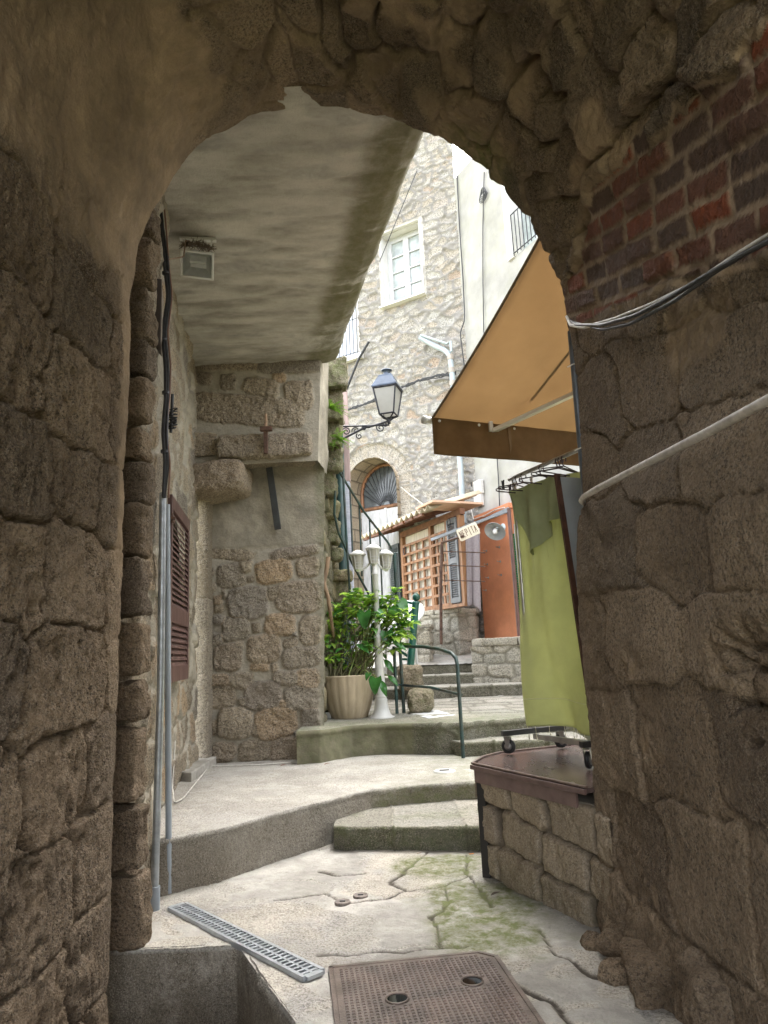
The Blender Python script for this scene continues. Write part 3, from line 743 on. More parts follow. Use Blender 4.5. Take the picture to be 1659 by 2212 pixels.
# cement doorstep against the left wall
a, b, c_, d_ = Z(400, 1690, ZL+0.09), Z(445, 1642, ZL+0.09), Z(400, 1640, ZL+0.09), Z(398, 1700, ZL+0.09)
g = MB(); g.prism([(-2.42, 7.9, ZL-0.03), (-2.12, 7.75, ZL-0.03), (-2.16, 9.0, ZL-0.03), (-2.5, 9.0, ZL-0.03)], (0, 0, 0.13))
ds = g.build('doorstep', paint('cement_step', (0.33, 0.31, 0.27), 0.85, var=0.2, scale=9, bump=0.3), house); bevel(ds, 0.012, 2)
# underside of the upper floor
le = resample([(-2.1, 4.1, 0), (-1.8, 4.6, 0), (-1.95, 5.5, 0), (-2.25, 7.2, 0), (-2.5, 8.75, 0)], 40)
re = resample([(0.62, 4.2, 0), (0.50, 4.57, 0), (-0.10, 7.0, 0), (-0.42, 8.40, 0), (-0.50, 8.8, 0)], 40)
ZS = 5.34
nin = V3(-0.97, -0.24, 0)
rows = [le+V3(0, 0, ZS), re+nin*0.34+V3(0, 0, ZS), re+nin*0.16+V3(0, 0, ZS+0.025), re+nin*0.05+V3(0, 0, ZS+0.075), re+V3(0, 0, ZS+0.16), re+V3(0, 0, ZS+0.34), re+V3(0, 0, 6.1)]
re_w = 0
P = loft(rows, 0.02)
P[..., 0] += 0.03*fbm(P*V3(0, 1, 0), 2.5, 4, 3)*sstep(0.6, 0.0, np.interp(P[..., 1], re[:, 1], re[:, 0])-P[..., 0])
n1 = fbm(P*V3(0.9, 2.8, 1), 2.6, 6, 101, 0.6)
h = 0.012*n1+0.004*fbm(P*V3(0.6, 3, 1), 14, 4, 102)
edge = sstep(0.55, 0.30, (-(P[..., 0]-np.interp(P[..., 1], re[:, 1], re[:, 0])))+0.12*fbm(P, 1.6, 4, 103))  # darker olive band along the right edge
s = st4(P.shape[:2]); s[..., 0] = np.clip(0.5+1.0*n1, 0, 1); s[..., 1] = 0.75*edge; s[..., 2] = 0.42*sstep(-0.1, 0.4, fbm(P*V3(0.7, 2.6, 1), 2.0, 5, 104)); s[..., 3] = edge*0.6
so_ = grid_obj('soffit', P, h, s, M['concrete'], house, False)
so_['label'] = 'grey cement underside of the jutting floor with a dark olive edge'

# ================================================================== UPPER LANDING, STEPS, PATH
ZU = 0.74
lu = [tuple(Z(x, y, ZU)) for x, y in [(640, 1580), (690, 1577), (760, 1567), (830, 1563), (900, 1562), (945, 1562), (1000, 1560), (1140, 1549), (1300, 1540)]]
zb = A(1000, 1506, 12.05)[2]
P = loft([[(q[0], q[1]+0.01, 0.3) for q in lu], [(q[0], q[1]+0.012, ZU-0.07) for q in lu], [(q[0], q[1]-0.012, ZU-0.05) for q in lu], [(q[0], q[1]+0.0, ZU-0.008) for q in lu], [(q[0], q[1]+0.035, ZU) for q in lu],
          [(-1.0, 12.2, zb), (3.6, 12.2, zb)]], 0.022)
tp = (P[..., 2] > ZU-0.003)*1.0
d, r1 = cells(P[..., 0]+0.03*fbm(P, 3, 2, 1), P[..., 1]+0.03*fbm(P, 3, 2, 2), 0.6, 0.42, 41, 0.4)
jj = (1-sstep(0.008, 0.022, d))*tp*sstep(9.3, 9.8, P[..., 1]-0.7*sstep(0.3, -0.3, P[..., 0]))
dv, rv = cells(P[..., 0], P[..., 2]*3, 0.55, 2.0, 5, 0.3)
jv = (1-sstep(0.008, 0.025, dv))*(1-tp)*sstep(0.3, 0.5, P[..., 0])
h = 0.012*fbm(P, 3, 4, 3)+0.012*fbm(P, 14, 4, 3)*(1-tp)-0.014*jj-0.02*jv
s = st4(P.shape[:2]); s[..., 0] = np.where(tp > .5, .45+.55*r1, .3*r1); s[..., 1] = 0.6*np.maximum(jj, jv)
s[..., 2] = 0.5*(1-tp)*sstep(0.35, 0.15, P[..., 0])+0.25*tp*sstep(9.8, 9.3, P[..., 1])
s[..., 3] = np.clip((1-tp)*0.3+tp*sstep(10.3, 9.0, P[..., 1])*0.55, 0, 1)
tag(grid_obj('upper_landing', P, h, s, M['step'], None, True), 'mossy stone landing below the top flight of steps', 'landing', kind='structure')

def stone_step(label, front, z0, z1, depth, moss=0.4, nose=0.02, join=0.6, seed=0):
    """one step: worn front edge, stones butted along it"""
    f = resample([(x, y, 0) for x, y in front], 40)
    o = thing('stone_step', (f[:, 0].mean(), f[:, 1].mean(), z0), label, 'step', 'worn granite steps of the alley')
    rows = [f+V3(0, 0.012, z0), f+V3(0, 0, z1-0.05), f+V3(0, -nose*0.4, z1-0.03), f+V3(0, 0.003, z1-0.007), f+V3(0, 0.03, z1), f+V3(0, depth, z1+0.012)]
    P = loft(rows, 0.018)
    tp = (P[..., 2] > z1-0.003)*1.0
    d, r1 = cells(P[..., 0]+0.02*fbm(P, 4, 2, 3), P[..., 1]*0+0.5, join, 1.0, seed, 0.4)
    jj = 1-sstep(0.005, 0.02, d)
    h = 0.014*fbm(P, 3.5, 4, seed)+0.016*fbm(P, 13, 4, seed+2)*(1-tp*0.7)-0.024*jj*(1-tp*0.5)
    jj = jj*(1-.6*tp)
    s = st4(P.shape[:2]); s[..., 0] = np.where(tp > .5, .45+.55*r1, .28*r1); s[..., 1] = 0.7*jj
    s[..., 3] = np.clip(moss*(0.6*(1-tp)+0.5*tp*sstep(-0.1, 0.2, fbm(P, 2, 3, seed))), 0, 1)
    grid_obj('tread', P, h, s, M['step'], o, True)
    return o
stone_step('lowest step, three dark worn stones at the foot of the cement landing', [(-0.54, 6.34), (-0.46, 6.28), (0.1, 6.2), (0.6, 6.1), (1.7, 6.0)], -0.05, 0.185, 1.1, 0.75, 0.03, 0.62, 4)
sa = [(0.48, 9.25), (0.80, 8.62), (1.4, 8.55), (2.2, 8.5)]
za = A(1000, 1604, 8.6)[2]
stone_step('step behind the bent handrail post, below the mossy landing', sa, 0.3, za, 0.75, 0.45, 0.02, 0.8, 7)
steps = []
for k, (yt, yb_, Yf, lab) in enumerate([(1482, 1506, 12.05, 'first and deepest step of the top flight, beside the squat stone block'), (1456, 1471, 12.75, 'middle step of the top flight, ending against the low coped wall'), (1434, 1449, 13.3, 'topmost step of the top flight, below the pale sloping path')]):
    zt = A(1000, yt, Yf)[2]; steps.append(zt)
    stone_step(lab, [(-0.6, Yf+0.15), (0.6, Yf+0.02), (1.3, Yf), (3.4, Yf-0.15)], zb-0.15, zt, 0.8, 0.15, 0.02, 0.9, 20+k)
zt = steps[-1]
pe = A(940, 1392, 15.6)
P = loft([[(-1.5, 13.35, zt+0.005), (3.4, 13.2, zt+0.005)], [(-1.5, 15.5, pe[2]), (4.5, 14.6, pe[2]-0.1)], [(-3, 19, pe[2]+0.5), (6, 17, pe[2]+0.5)]], 0.05)
h = 0.012*fbm(P, 3, 4, 5)
d, r1 = cells(P[..., 0], P[..., 1], 0.6, 0.45, 43, 0.4)
s = st4(P.shape[:2]); s[..., 0] = r1; s[..., 1] = 0.4*(1-sstep(0.01, 0.03, d)); s[..., 2] = 0.3
tag(grid_obj('path', P, h-0.01*(1-sstep(0.01, 0.03, d)), s, M['paving'], None, True), 'pale sloping path climbing past the orange shop wall', 'path', kind='structure')

# ================================================================== FAR STONE HOUSE
K = A(1000, 700, 15.0); K = V3(K[0], 15.0, 0)
DL, NH = nrm((-0.848, 0.53, 0)), nrm((-0.53, -0.848, 0))
def HP(a, z, off=0.0): return K+DL*a+V3(0, 0, z)+NH*off
def ha(x, y):
    p = PL(x, y, K, NH); return float(np.dot(p-K, DL)), float(p[2])
far = thing('old_house', HP(2.5, 1.5), 'tall rubble stone house with a white casement window and an arched door', 'house')
wa0, wz1 = ha(905, 478); wa1, wz0 = ha(830, 662)
wz1 = ha(867, 492)[1]; wz0 = ha(872, 650)[1]
a_l, zsp = ha(750, 1068); a_r, _ = ha(861, 1075); zap = ha(803, 995)[1]
ac, ar = (a_l+a_r)/2, abs(a_l-a_r)/2
zsp = zap-ar*0.92
bw = [ha(762, 690), ha(776, 770)]
U = np.linspace(-0.05, 5.6, 180); Vv = np.linspace(1.0, 14.6, 440)
UU, VV = np.meshgrid(U, Vv, indexing='ij')
P = K+DL*UU[..., None]+V3(0, 0, 1)*VV[..., None]
Q = np.stack([UU, VV, 0*UU], -1)
wu = UU+0.07*fbm(Q, 2.5, 3, 1); wv = VV+0.06*fbm(Q, 2.5, 3, 2)+0.02*fbm(Q, 9, 2, 3)
d, r1 = cells(wu, wv, 0.40, 0.20, 51, 0.7)
fac0 = FACET
d2, r2 = cells(wu, wv, 0.22, 0.15, 57, 0.6)
sel = sstep(0.1, 0.2, fbm(Q, 1.3, 3, 4)); sel = (sel > 0.5)
fac = np.where(sel, FACET, fac0)
d = np.where(sel, d2, d); r1 = np.where(sel, r2, r1)
mo = 1-sstep(0.010, 0.024, d+0.012*fbm(Q, 8, 3, 5))
hgt = sstep(9.5, 6.5, VV)
h = (0.18*fac+0.03*sstep(0.006, 0.02, d)+0.03*(r1-0.5)+0.018*fbm(Q, 6, 4, 6)+0.012*fbm(Q, 20, 3, 7))
# arch stones round the doorway
ra = np.hypot(UU-ac, np.maximum(VV-zsp, 0)); th = np.arctan2(VV-zsp, UU-ac)
ring = (ra < ar+0.36) & ((VV > zsp) | (np.abs(UU-ac) < ar+0.3)) & (VV < zsp+ar+0.5) & (VV > 1.0)
tk = th*6.2/np.pi*2.1; fr = np.abs(tk-np.floor(tk)-0.5)*2
vj = np.where(VV > zsp, sstep(0.86, 0.97, fr), sstep(0.9, 0.97, np.abs(((VV/0.36) % 1)-0.5)*2))
h = np.where(ring, 0.075-0.03*vj+0.012*fbm(Q, 12, 3, 8), h)
mo = np.where(ring, vj*0.9, mo); r1 = np.where(ring, 0.33+0.1*fbm(Q, 9, 2, 2), r1)
winm = (UU > min(wa0, wa1)-0.10) & (UU < max(wa0, wa1)+0.10) & (VV > wz0-0.06) & (VV < wz1+0.13)
h = np.where(winm, 0.03, h)
kd = np.where(winm, 0.5, 0)
s = np.stack([r1, mo, kd, 0.0*UU], -1)
cc = lambda q: (q[:-1, :-1]+q[1:, 1:])/2
uc, vc = cc(UU), cc(VV)
hole = (uc > min(wa0, wa1)) & (uc < max(wa0, wa1)) & (vc > wz0) & (vc < wz1)
hole |= ((np.hypot(uc-ac, vc-zsp) < ar) & (vc > zsp)) | ((np.abs(uc-ac) < ar) & (vc <= zsp))
b0, b1 = ha(748, 700), ha(775, 768)
bwz0 = ha(762, 772)[1]; bwz1 = bwz0+2.0; bwa0 = ha(776, 760)[0]; bwa1 = bwa0+0.95
hole |= (uc > bwa0) & (uc < bwa1) & (vc > bwz0) & (vc < bwz1)
o = grid_obj('wall', P, h, s, M['facade'], far, False, ~hole)
white = paint('chalky_white_paint', (0.50, 0.51, 0.52), 0.6, var=0.08, scale=8, bump=0.15, dirt=(0.4, 0.38, 0.33), dirt_amt=0.35)
plasterw = paint('white_lime_reveal', (0.62, 0.61, 0.59), 0.85, var=0.07, scale=5, bump=0.3)
glass = paint('curtained_glass', (0.36, 0.40, 0.40), 0.12, var=0.25, scale=3, spec=0.6)
darkglass = paint('dark_glass', (0.10, 0.11, 0.115), 0.15, var=0.3, scale=4)
iron = paint('black_iron', (0.035, 0.035, 0.04), 0.45, 0.6, var=0.3, scale=12, bump=0.2)
oldwood = paint('brown_varnished_wood', (0.20, 0.09, 0.04), 0.55, var=0.3, scale=9, stretch=(1, 1, 0.2), bump=0.2)
def reveal(parent, a0, a1, z0, z1, depth, name='reveal', mat=None):
    m = MB()
    for p, q in (((a0, z0), (a1, z0)), ((a1, z0), (a1, z1)), ((a1, z1), (a0, z1)), ((a0, z1), (a0, z0))):
        m.add([HP(*p, 0.06), HP(*q, 0.06), HP(*q, -depth), HP(*p, -depth)], [(0, 1, 2, 3)])
    return m.build(name, mat or plasterw, parent)
a0, a1 = min(wa0, wa1), max(wa0, wa1)
m = MB()
fr_ = lambda m, p, q, wd, th, off: m.obox((HP(*p, off)+HP(*q, off))/2, (HP(*q, 0)-HP(*p, 0))/2, nrm(np.cross(HP(*q, 0)-HP(*p, 0), NH))*wd/2, NH*th/2)
D_ = -0.30
pw = (a0+a1)/2
for p, q in (((a0+.03, wz0), (a0+.03, wz1)), ((a1-.03, wz0), (a1-.03, wz1)), ((a0+.06, wz1-.03), (a1-.06, wz1-.03)), ((a0+.06, wz0+.04), (a1-.06, wz0+.04))): fr_(m, p, q, 0.07, 0.06, D_)
wf = m.build('window', white, far, 'white painted casement window of two leaves with small panes')
def sash(l, r_):
    m = MB()
    for p, q in (((l+.04, wz0+.08), (l+.04, wz1-.06)), ((r_-.04, wz0+.08), (r_-.04, wz1-.06)), ((l+.08, wz1-.11), (r_-.08, wz1-.11)), ((l+.08, wz0+.14), (r_-.08, wz0+.14))): fr_(m, p, q, 0.075, 0.045, D_+0.02)
    for k in (1, 2, 3):
        zz = wz0+.14+(wz1-wz0-.25)*k/4; fr_(m, (l+.08, zz), (r_-.08, zz), 0.035, 0.03, D_+0.02)
    m.build('sash', white, wf)
    m = MB(); m.add([HP(l+.05, wz0+.1, D_), HP(r_-.05, wz0+.1, D_), HP(r_-.05, wz1-.1, D_), HP(l+.05, wz1-.1, D_)], [(0, 1, 2, 3)])
    m.build('pane', glass, wf)
sash(a0+.06, pw); sash(pw, a1-.06)
reveal(wf, a0, a1, wz0, wz1, 0.34, 'window_reveal')
m = MB(); fr_(m, (a0-.08, wz0-.02), (a1+.08, wz0-.02), 0.04, 0.2, 0.02); m.build('sill', plasterw, wf)
# barred window at the left
m = MB()
for p, q in (((bwa0+.03, bwz0), (bwa0+.03, bwz1)), ((bwa1-.03, bwz0), (bwa1-.03, bwz1)), ((bwa0, bwz0+.03), (bwa1, bwz0+.03)), ((bwa0, bwz1), (bwa1, bwz1))): fr_(m, p, q, 0.08, 0.05, -0.14)
w2 = m.build('window', oldwood, far, 'brown framed window behind thin iron bars')
m = MB(); m.add([HP(bwa0, bwz0, -0.17), HP(bwa1, bwz0, -0.17), HP(bwa1, bwz1, -0.17), HP(bwa0, bwz1, -0.17)], [(0, 1, 2, 3)]); m.build('pane', paint('pale_curtain', (0.62, 0.66, 0.72), 0.6, var=0.2, scale=3, stretch=(8, 8, 0.4)), w2)
m = MB()
for k in range(9): m.tube([HP(bwa0+.04+k*(bwa1-bwa0-.08)/8, bwz0+.02, 0.02), HP(bwa0+.04+k*(bwa1-bwa0-.08)/8, bwz1, 0.02)], 0.009, 6)
m.tube([HP(bwa0, bwz0+.1, 0.02), HP(bwa1, bwz0+.1, 0.02)], 0.01, 6); m.tube([HP(bwa0, bwz0+1.0, 0.02), HP(bwa1, bwz0+1.0, 0.02)], 0.01, 6)
m.build('bars', iron, w2)
reveal(w2, bwa0, bwa1, bwz0, bwz1, 0.2, 'window_reveal')
m = MB(); fr_(m, (bwa0-.12, bwz0-.05), (bwa1+.1, bwz0-.05), 0.12, 0.14, 0.05); m.build('sill', plasterw, w2)
# arched doorway
DD = 0.62
an = np.linspace(0, math.pi, 60)
edge = [(ac+ar*1.0*math.cos(t), zsp+ar*math.sin(t)) for t in an]
edge = [(ac+ar, 1.0)]+edge+[(ac-ar, 1.0)]
P = loft([[HP(a, z, 0.07) for a, z in edge], [HP(a, z, -DD) for a, z in edge]], 0.03)
L_ = np.concatenate([[0], np.cumsum(np.linalg.norm(np.diff(P[:, 0], axis=0), axis=1))])[:, None]*np.ones(P.shape[1])
dpt = np.linspace(0, DD, P.shape[1])[None]*np.ones((P.shape[0], 1))
d, r1 = bricks(dpt, L_, 0.38, 0.30, 3)
s = np.stack([0.15+0.35*r1, 1.0*(d < 0.014), 0*d, 0*d], -1)
m_rev = stone_mat('tan_ashlar', [(0.30, 0.24, 0.17), (0.37, 0.30, 0.21), (0.33, 0.26, 0.18)], (0.10, 0.085, 0.065), gscale=50, grain=0.5, bump=0.4)
grid_obj('doorway', P, -0.012*(d < 0.014)+0.006*fbm(P, 12, 3, 2), s, m_rev, far, False)
zt_ = A(825, 1085, 16)[2]; zt_ = ha(840, 1082)[1]
m = MB()
rim = [(ac+(ar-.04)*math.cos(t), zsp+(ar-.04)*math.sin(t)) for t in np.linspace(0.0, math.pi, 40)]
zt_ = min(zt_, zsp+0.05); rim = [(ac+ar-.04, zt_)]+rim+[(ac-ar+.04, zt_)]
m.tube([HP(a, z, -DD+.03) for a, z in rim], 0.045, 6); m.tube([HP(ac-ar, zt_+.02, -DD+.03), HP(ac+ar, zt_+.02, -DD+.03)], 0.05, 6)
fl = m.build('fanlight', oldwood, far, 'half round fanlight with brown frame and iron rays over the white door')
m = MB(); m.add([HP(a, z, -DD) for a, z in rim], [tuple(range(len(rim)))]); m.build('pane', darkglass, fl)
m = MB()
for t in np.linspace(0.08, math.pi-0.08, 15): m.tube([HP(ac+.14*math.cos(t), zt_+.05+.14*math.sin(t), -DD+.05), HP(ac+(ar-.06)*math.cos(t), max(zt_+.06, zsp+(ar-.06)*math.sin(t)), -DD+.05)], 0.010, 5)
m.tube([HP(ac+.14*math.cos(t), zt_+.05+.14*math.sin(t), -DD+.05) for t in np.linspace(0, math.pi, 12)], 0.014, 5)
m.build('grille', iron, fl)
m = MB()
nb = 8
for k in range(nb):
    x0 = ac-ar+2*ar*k/nb; x1 = ac-ar+2*ar*(k+1)/nb-.006
    m.obox((HP(x0, 1.2, -DD+.03)+HP(x1, zt_-.03, -DD+.03))/2, (HP(x1, 0, 0)-HP(x0, 0, 0))/2, V3(0, 0, (zt_-1.23)/2), NH*0.02)
m.obox(HP(ac-.0, (1.2+zt_)/2, -DD+.055), DL*.035, V3(0, 0, (zt_-1.2)/2), NH*.012)
dr = m.build('door', paint('flaking_white_boards', (0.50, 0.50, 0.51), 0.75, var=0.18, scale=14, stretch=(1, 1, 0.25), dirt=(0.34, 0.32, 0.3), dirt_amt=0.5, bump=0.3), far, 'double door of flaking white boards')
m = MB(); m.tube([HP(ac+.07, 2.25, -DD+.06), HP(ac+.07, 2.25, -DD+.12)], 0.02, 8); m.lathe(HP(ac+.07, 2.25, -DD+.12), [(0.02, 0), (0.035, 0.02), (0.03, 0.045), (0.0, 0.05)], 10, NH); m.build('handle', iron, dr)

# ================================================================== CREAM HOUSE beside it, its wall turning towards the shop
DC, NC = nrm((0.45, -0.893, 0)), nrm((-0.893, -0.45, 0))
def CP(b, z, off=0.0): return K+V3(0.03, 0, 0)+DC*b+V3(0, 0, z)+NC*off
def cb(x, y):
    p = PL(x, y, CP(0, 0), NC); return float(np.dot(p-CP(0, 0), DC)), float(p[2])
cream = thing('cream_house', CP(2, 1.5), 'cream plastered house with stains and a tall white framed window', 'house')
cm = paint('stained_cream_plaster', (0.32, 0.31, 0.285), 0.9, var=0.14, scale=1.6, dirt=(0.34, 0.34, 0.24), dirt_amt=0.5, bump=0.35, bscale=25)
cw0, _ = cb(1100, 480); cz0 = cb(1106, 562)[1]; cw1 = cw0+1.0; cz1 = cz0+2.1
U = np.linspace(0, 9, 130); Vv = np.linspace(1, 12.6, 170)
UU, VV = np.meshgrid(U, Vv, indexing='ij')
P = CP(0, 0)+DC*UU[..., None]+V3(0, 0, 1)*VV[..., None]
uc, vc = cc(UU), cc(VV)
hole = (uc > cw0+.05) & (uc < cw1-.05) & (vc > cz0+.05) & (vc < cz1-.05)
grid_obj('wall', P, 0.02*fbm(P, 2, 4, 5)+0.01*fbm(P, 9, 3, 6), None, cm, cream, True, ~hole)
m = MB()
for p, q in (((cw0, cz0), (cw0, cz1)), ((cw1, cz0), (cw1, cz1)), ((cw0, cz1), (cw1, cz1))): m.obox((CP(*p, 0.0)+CP(*q, 0.0))/2, (CP(*q, 0)-CP(*p, 0))/2, nrm(np.cross(CP(*q, 0)-CP(*p, 0), NC))*.09, NC*0.06)
for u in (cw0+.08, cw1-.08): m.add([CP(u, cz0, 0.02), CP(u, cz1, 0.02), CP(u, cz1, -.3), CP(u, cz0, -.3)], [(0, 1, 2, 3)])
cwf = m.build('window', plasterw, cream, 'tall white window with a black iron guard rail')
m = MB(); m.add([CP(cw0, cz0-.1, -.25), CP(cw1, cz0-.1, -.25), CP(cw1, cz1, -.25), CP(cw0, cz1, -.25)], [(0, 1, 2, 3)]); m.build('pane', glass, cwf)
m = MB()
for k in range(8): m.tube([CP(cw0+.1+k*.115, cz0+.02, .03), CP(cw0+.1+k*.115, cz0+.95, .03)], 0.010, 6)
for zz in (.08, .95): m.tube([CP(cw0+.05, cz0+zz, .03), CP(cw1, cz0+zz, .03)], 0.013, 6)
m.build('guard_rail', iron, cwf)

# ================================================================== ORANGE SHOP WALL
OD, ON = nrm((0.38, -0.925, 0)), nrm((-0.925, -0.38, 0))
o0 = A(1032, 1130, 14.6); o0 = V3(o0[0], o0[1], 0)
def OP(b, z, off=0.0): return o0+OD*b+V3(0, 0, z)+ON*off
def ob(x, y):
    p = PL(x, y, o0, ON); return float(np.dot(p-o0, OD)), float(p[2])
oz1 = ob(1040, 1120)[1]; oz0 = 1.5
ob1 = ob(1112, 1200)[0]
orange = thing('shop_wall', OP(0.8, oz0), 'orange rendered shop front with a green tiled edge behind the green cloth', 'shop')
om = paint('orange_render', (0.66, 0.26, 0.125), 0.85, var=0.13, scale=2.2, bump=0.45, bscale=30, dirt=(0.62, 0.24, 0.13), dirt_amt=0.5)
m = MB(); m.obox(OP(ob1/2-.02, (oz0+oz1)/2, -0.25), OD*(ob1/2+.02), V3(0, 0, (oz1-oz0)/2), ON*0.25)
m.build('wall', om, orange)
m = MB(); m.obox(OP(ob1/2, oz1+.03, -0.2), OD*(ob1/2+.03), V3(0, 0, .05), ON*0.27); m.build('ledge', om, orange)
m = MB()
for k in range(44):
    z = oz0+.2+k*(oz1-oz0-.7)/44; m.obox(OP(ob1+.03, z, 0.004), OD*.026, V3(0, 0, (oz1-oz0-.7)/44*.42), ON*.012)
m.build('tiled_edge', paint('green_glazed_tile', (0.03, 0.17, 0.05), 0.25, var=0.3, scale=30), orange)
m = MB(); m.obox(OP(ob1+.10, (oz0+oz1)/2-.2, -.02), OD*.035, V3(0, 0, (oz1-oz0)/2-.15), ON*.03); m.build('trim', white, orange)
m = MB(); m.obox(OP(ob1+.19, (oz0+oz1)/2, 0.0), OD*.045, V3(0, 0, (oz1-oz0)/2), ON*.045); m.build('door_post', paint('brown_metal', (0.13, 0.065, 0.05), 0.5, var=0.2), orange)
m = MB(); m.obox(OP(ob1+.38, (oz0+oz1)/2, -.03), OD*.13, V3(0, 0, (oz1-oz0)/2), ON*.02); m.build('door_leaf', white, orange)
m = MB()
for x, y in [(1051, 1190), (1079, 1182), (1053, 1219), (1081, 1213), (1055, 1248), (1083, 1242), (1050, 1275)]:
    p = PL(x, y, o0, ON); m.tube([p, p+ON*.07, p+ON*.075+V3(0, 0, .02)], .007, 6); m.lathe(p, [(0.025, 0), (0.025, 0.006)], 10, ON)
m.build('hook', paint('zinc', (0.5, 0.5, 0.5), 0.35, 0.9), orange)

# ================================================================== LOW WALLS UP THE ALLEY
def wall_run(name, label, line, z0f, z1f, su, sv, seed, coping=0.0, cat='wall', th=0.35, moss=0.1):
    t = thing(name, (line[0][0], line[0][1], z0f), label, cat)
    P = loft([[(x, y, z0f) for x, y in line], [(x, y, z1f-coping) for x, y in line]], 0.025)
    L_ = np.concatenate([[0], np.cumsum(np.linalg.norm(np.diff(P[:, 0], axis=0), axis=1))])[:, None]*np.ones(P.shape[1])
    Q = np.stack([L_, P[..., 2], 0*L_], -1)
    d, r1 = cells(L_+.02*fbm(Q, 4, 2, 1), P[..., 2]+.02*fbm(Q, 4, 2, 2), su, sv, seed, 0.35)
    jj = 1-sstep(0.004, 0.02, d)
    h = .12*FACET+0.014*sstep(0, .02, d)-.012*jj+.02*(r1-.5)+.015*fbm(Q, 7, 4, 3)+.01*fbm(Q, 22, 3, 4)
    s = np.stack([r1, jj*.7, 0*d, moss+0*d], -1)
    grid_obj('wall', P, h, s, M['granite_grey'], t, False)
    bl = []
    ln = resample([(x, y, 0) for x, y in line], 24)
    seg = np.concatenate([[0], np.cumsum(np.linalg.norm(np.diff(ln, axis=0), axis=1))])
    n = max(2, int(seg[-1]/0.55)); rg = random.Random(seed)
    for k in range(n):
        a_, b_ = seg[-1]*k/n+.006, seg[-1]*(k+1)/n-.006
        pa = V3(*[np.interp(a_, seg, ln[:, i]) for i in (0, 1)], 0); pb = V3(*[np.interp(b_, seg, ln[:, i]) for i in (0, 1)], 0)
        ax = (pb-pa)/2; nn = nrm(np.cross(ax, (0, 0, 1)))
        cq = coping if coping else .06
        bl.append(rough_block(None, (pa+pb)/2-nn*(th/2-.05)+V3(0, 0, z1f-cq/2), ax, -nn*th/2, V3(0, 0, cq/2), .03, .015, .03, rid=rg.random(), moss=moss, seed=seed+k))
    join_blocks('coping', bl, 'granite_grey', t)
    return t
M['granite_grey'] = stone_mat('grey_granite', [(0.34, 0.32, 0.27), (0.42, 0.39, 0.33), (0.38, 0.34, 0.27), (0.46, 0.42, 0.35)], (0.20, 0.18, 0.14), gscale=40, grain=0.75, stain=0.25, bump=0.6)
lw = A(1020, 1420, 12.7); lwr = A(1140, 1420, 12.35)
zlw = A(1080, 1377, 12.5)[2]
wall_run('low_wall', 'low grey granite wall with rough coping in front of the orange shop', [(lw[0]+.25, 13.7), (lw[0], 12.75), (lwr[0], 12.35), (lwr[0]+1.6, 11.9)], 0.85, zlw, .42, .22, 61, .14)
tw0, tw1 = A(905, 1360, 14.7), A(1030, 1360, 13.9)
ztw = A(960, 1316, 14.2)[2]
wall_run('terrace_wall', 'rounded granite terrace wall carrying the trellis porch', [(A(860, 1360, 15.8)[0], 15.8), (A(882, 1360, 15.0)[0], 14.9), (A(935, 1360, 14.45)[0], 14.3), (A(990, 1360, 14.0)[0], 13.95), (A(1028, 1360, 14.2)[0], 14.3), (A(1036, 1360, 15)[0], 15)], 0.95, ztw, .46, .25, 67, .1)
tb0 = A(885, 1380, 13.9)
zt2 = A(905, 1345, 13.9)[2]
wall_run('terrace_wall', 'short granite ledge at the foot of the terrace, by the ball topped post', [(A(872, 1400, 14.2)[0], 14.2), (A(880, 1400, 13.6)[0], 13.6), (A(927, 1400, 13.6)[0], 13.5), (A(936, 1400, 14.2)[0], 14.2)], 0.95, A(905, 1348, 13.6)[2], .4, .22, 68, .08)

# ================================================================== OBJECTS
green_paint = paint('dark_green_paint', (0.012, 0.10, 0.07), 0.35, var=0.25, scale=8, bump=0.1, dirt=(0.10, 0.07, 0.05), dirt_amt=0.25)
rail_paint = paint('worn_green_black_paint', (0.018, 0.05, 0.045), 0.4, var=0.4, scale=9, bump=0.15, dirt=(0.10, 0.055, 0.035), dirt_amt=0.6)
rust = paint('rusty_iron', (0.10, 0.055, 0.038), 0.75, 0.3, var=0.35, scale=20, bump=0.4)
galv = paint('galvanised_steel', (0.42, 0.45, 0.48), 0.42, 0.75, var=0.2, scale=14, bump=0.1, dirt=(0.25, 0.24, 0.22), dirt_amt=0.3)
greyp = paint('grey_plastic_pipe', (0.30, 0.34, 0.38), 0.45, var=0.12, scale=5, stretch=(1, 1, 0.3), dirt=(0.2, 0.2, 0.19), dirt_amt=0.4)
blackc = paint('black_cable', (0.025, 0.025, 0.027), 0.5, var=0.2, scale=30)
whitec = paint('dirty_white_cable', (0.55, 0.52, 0.47), 0.55, var=0.15, scale=20)
whitepl = paint('weathered_white_plastic', (0.56, 0.555, 0.53), 0.4, var=0.06, scale=6, dirt=(0.45, 0.42, 0.36), dirt_amt=0.35, bump=0.05)
brownp = paint('brown_shutter_paint', (0.085, 0.042, 0.036), 0.42, var=0.2, scale=10, stretch=(1, 1, 0.3), bump=0.15, dirt=(0.16, 0.09, 0.07), dirt_amt=0.35)

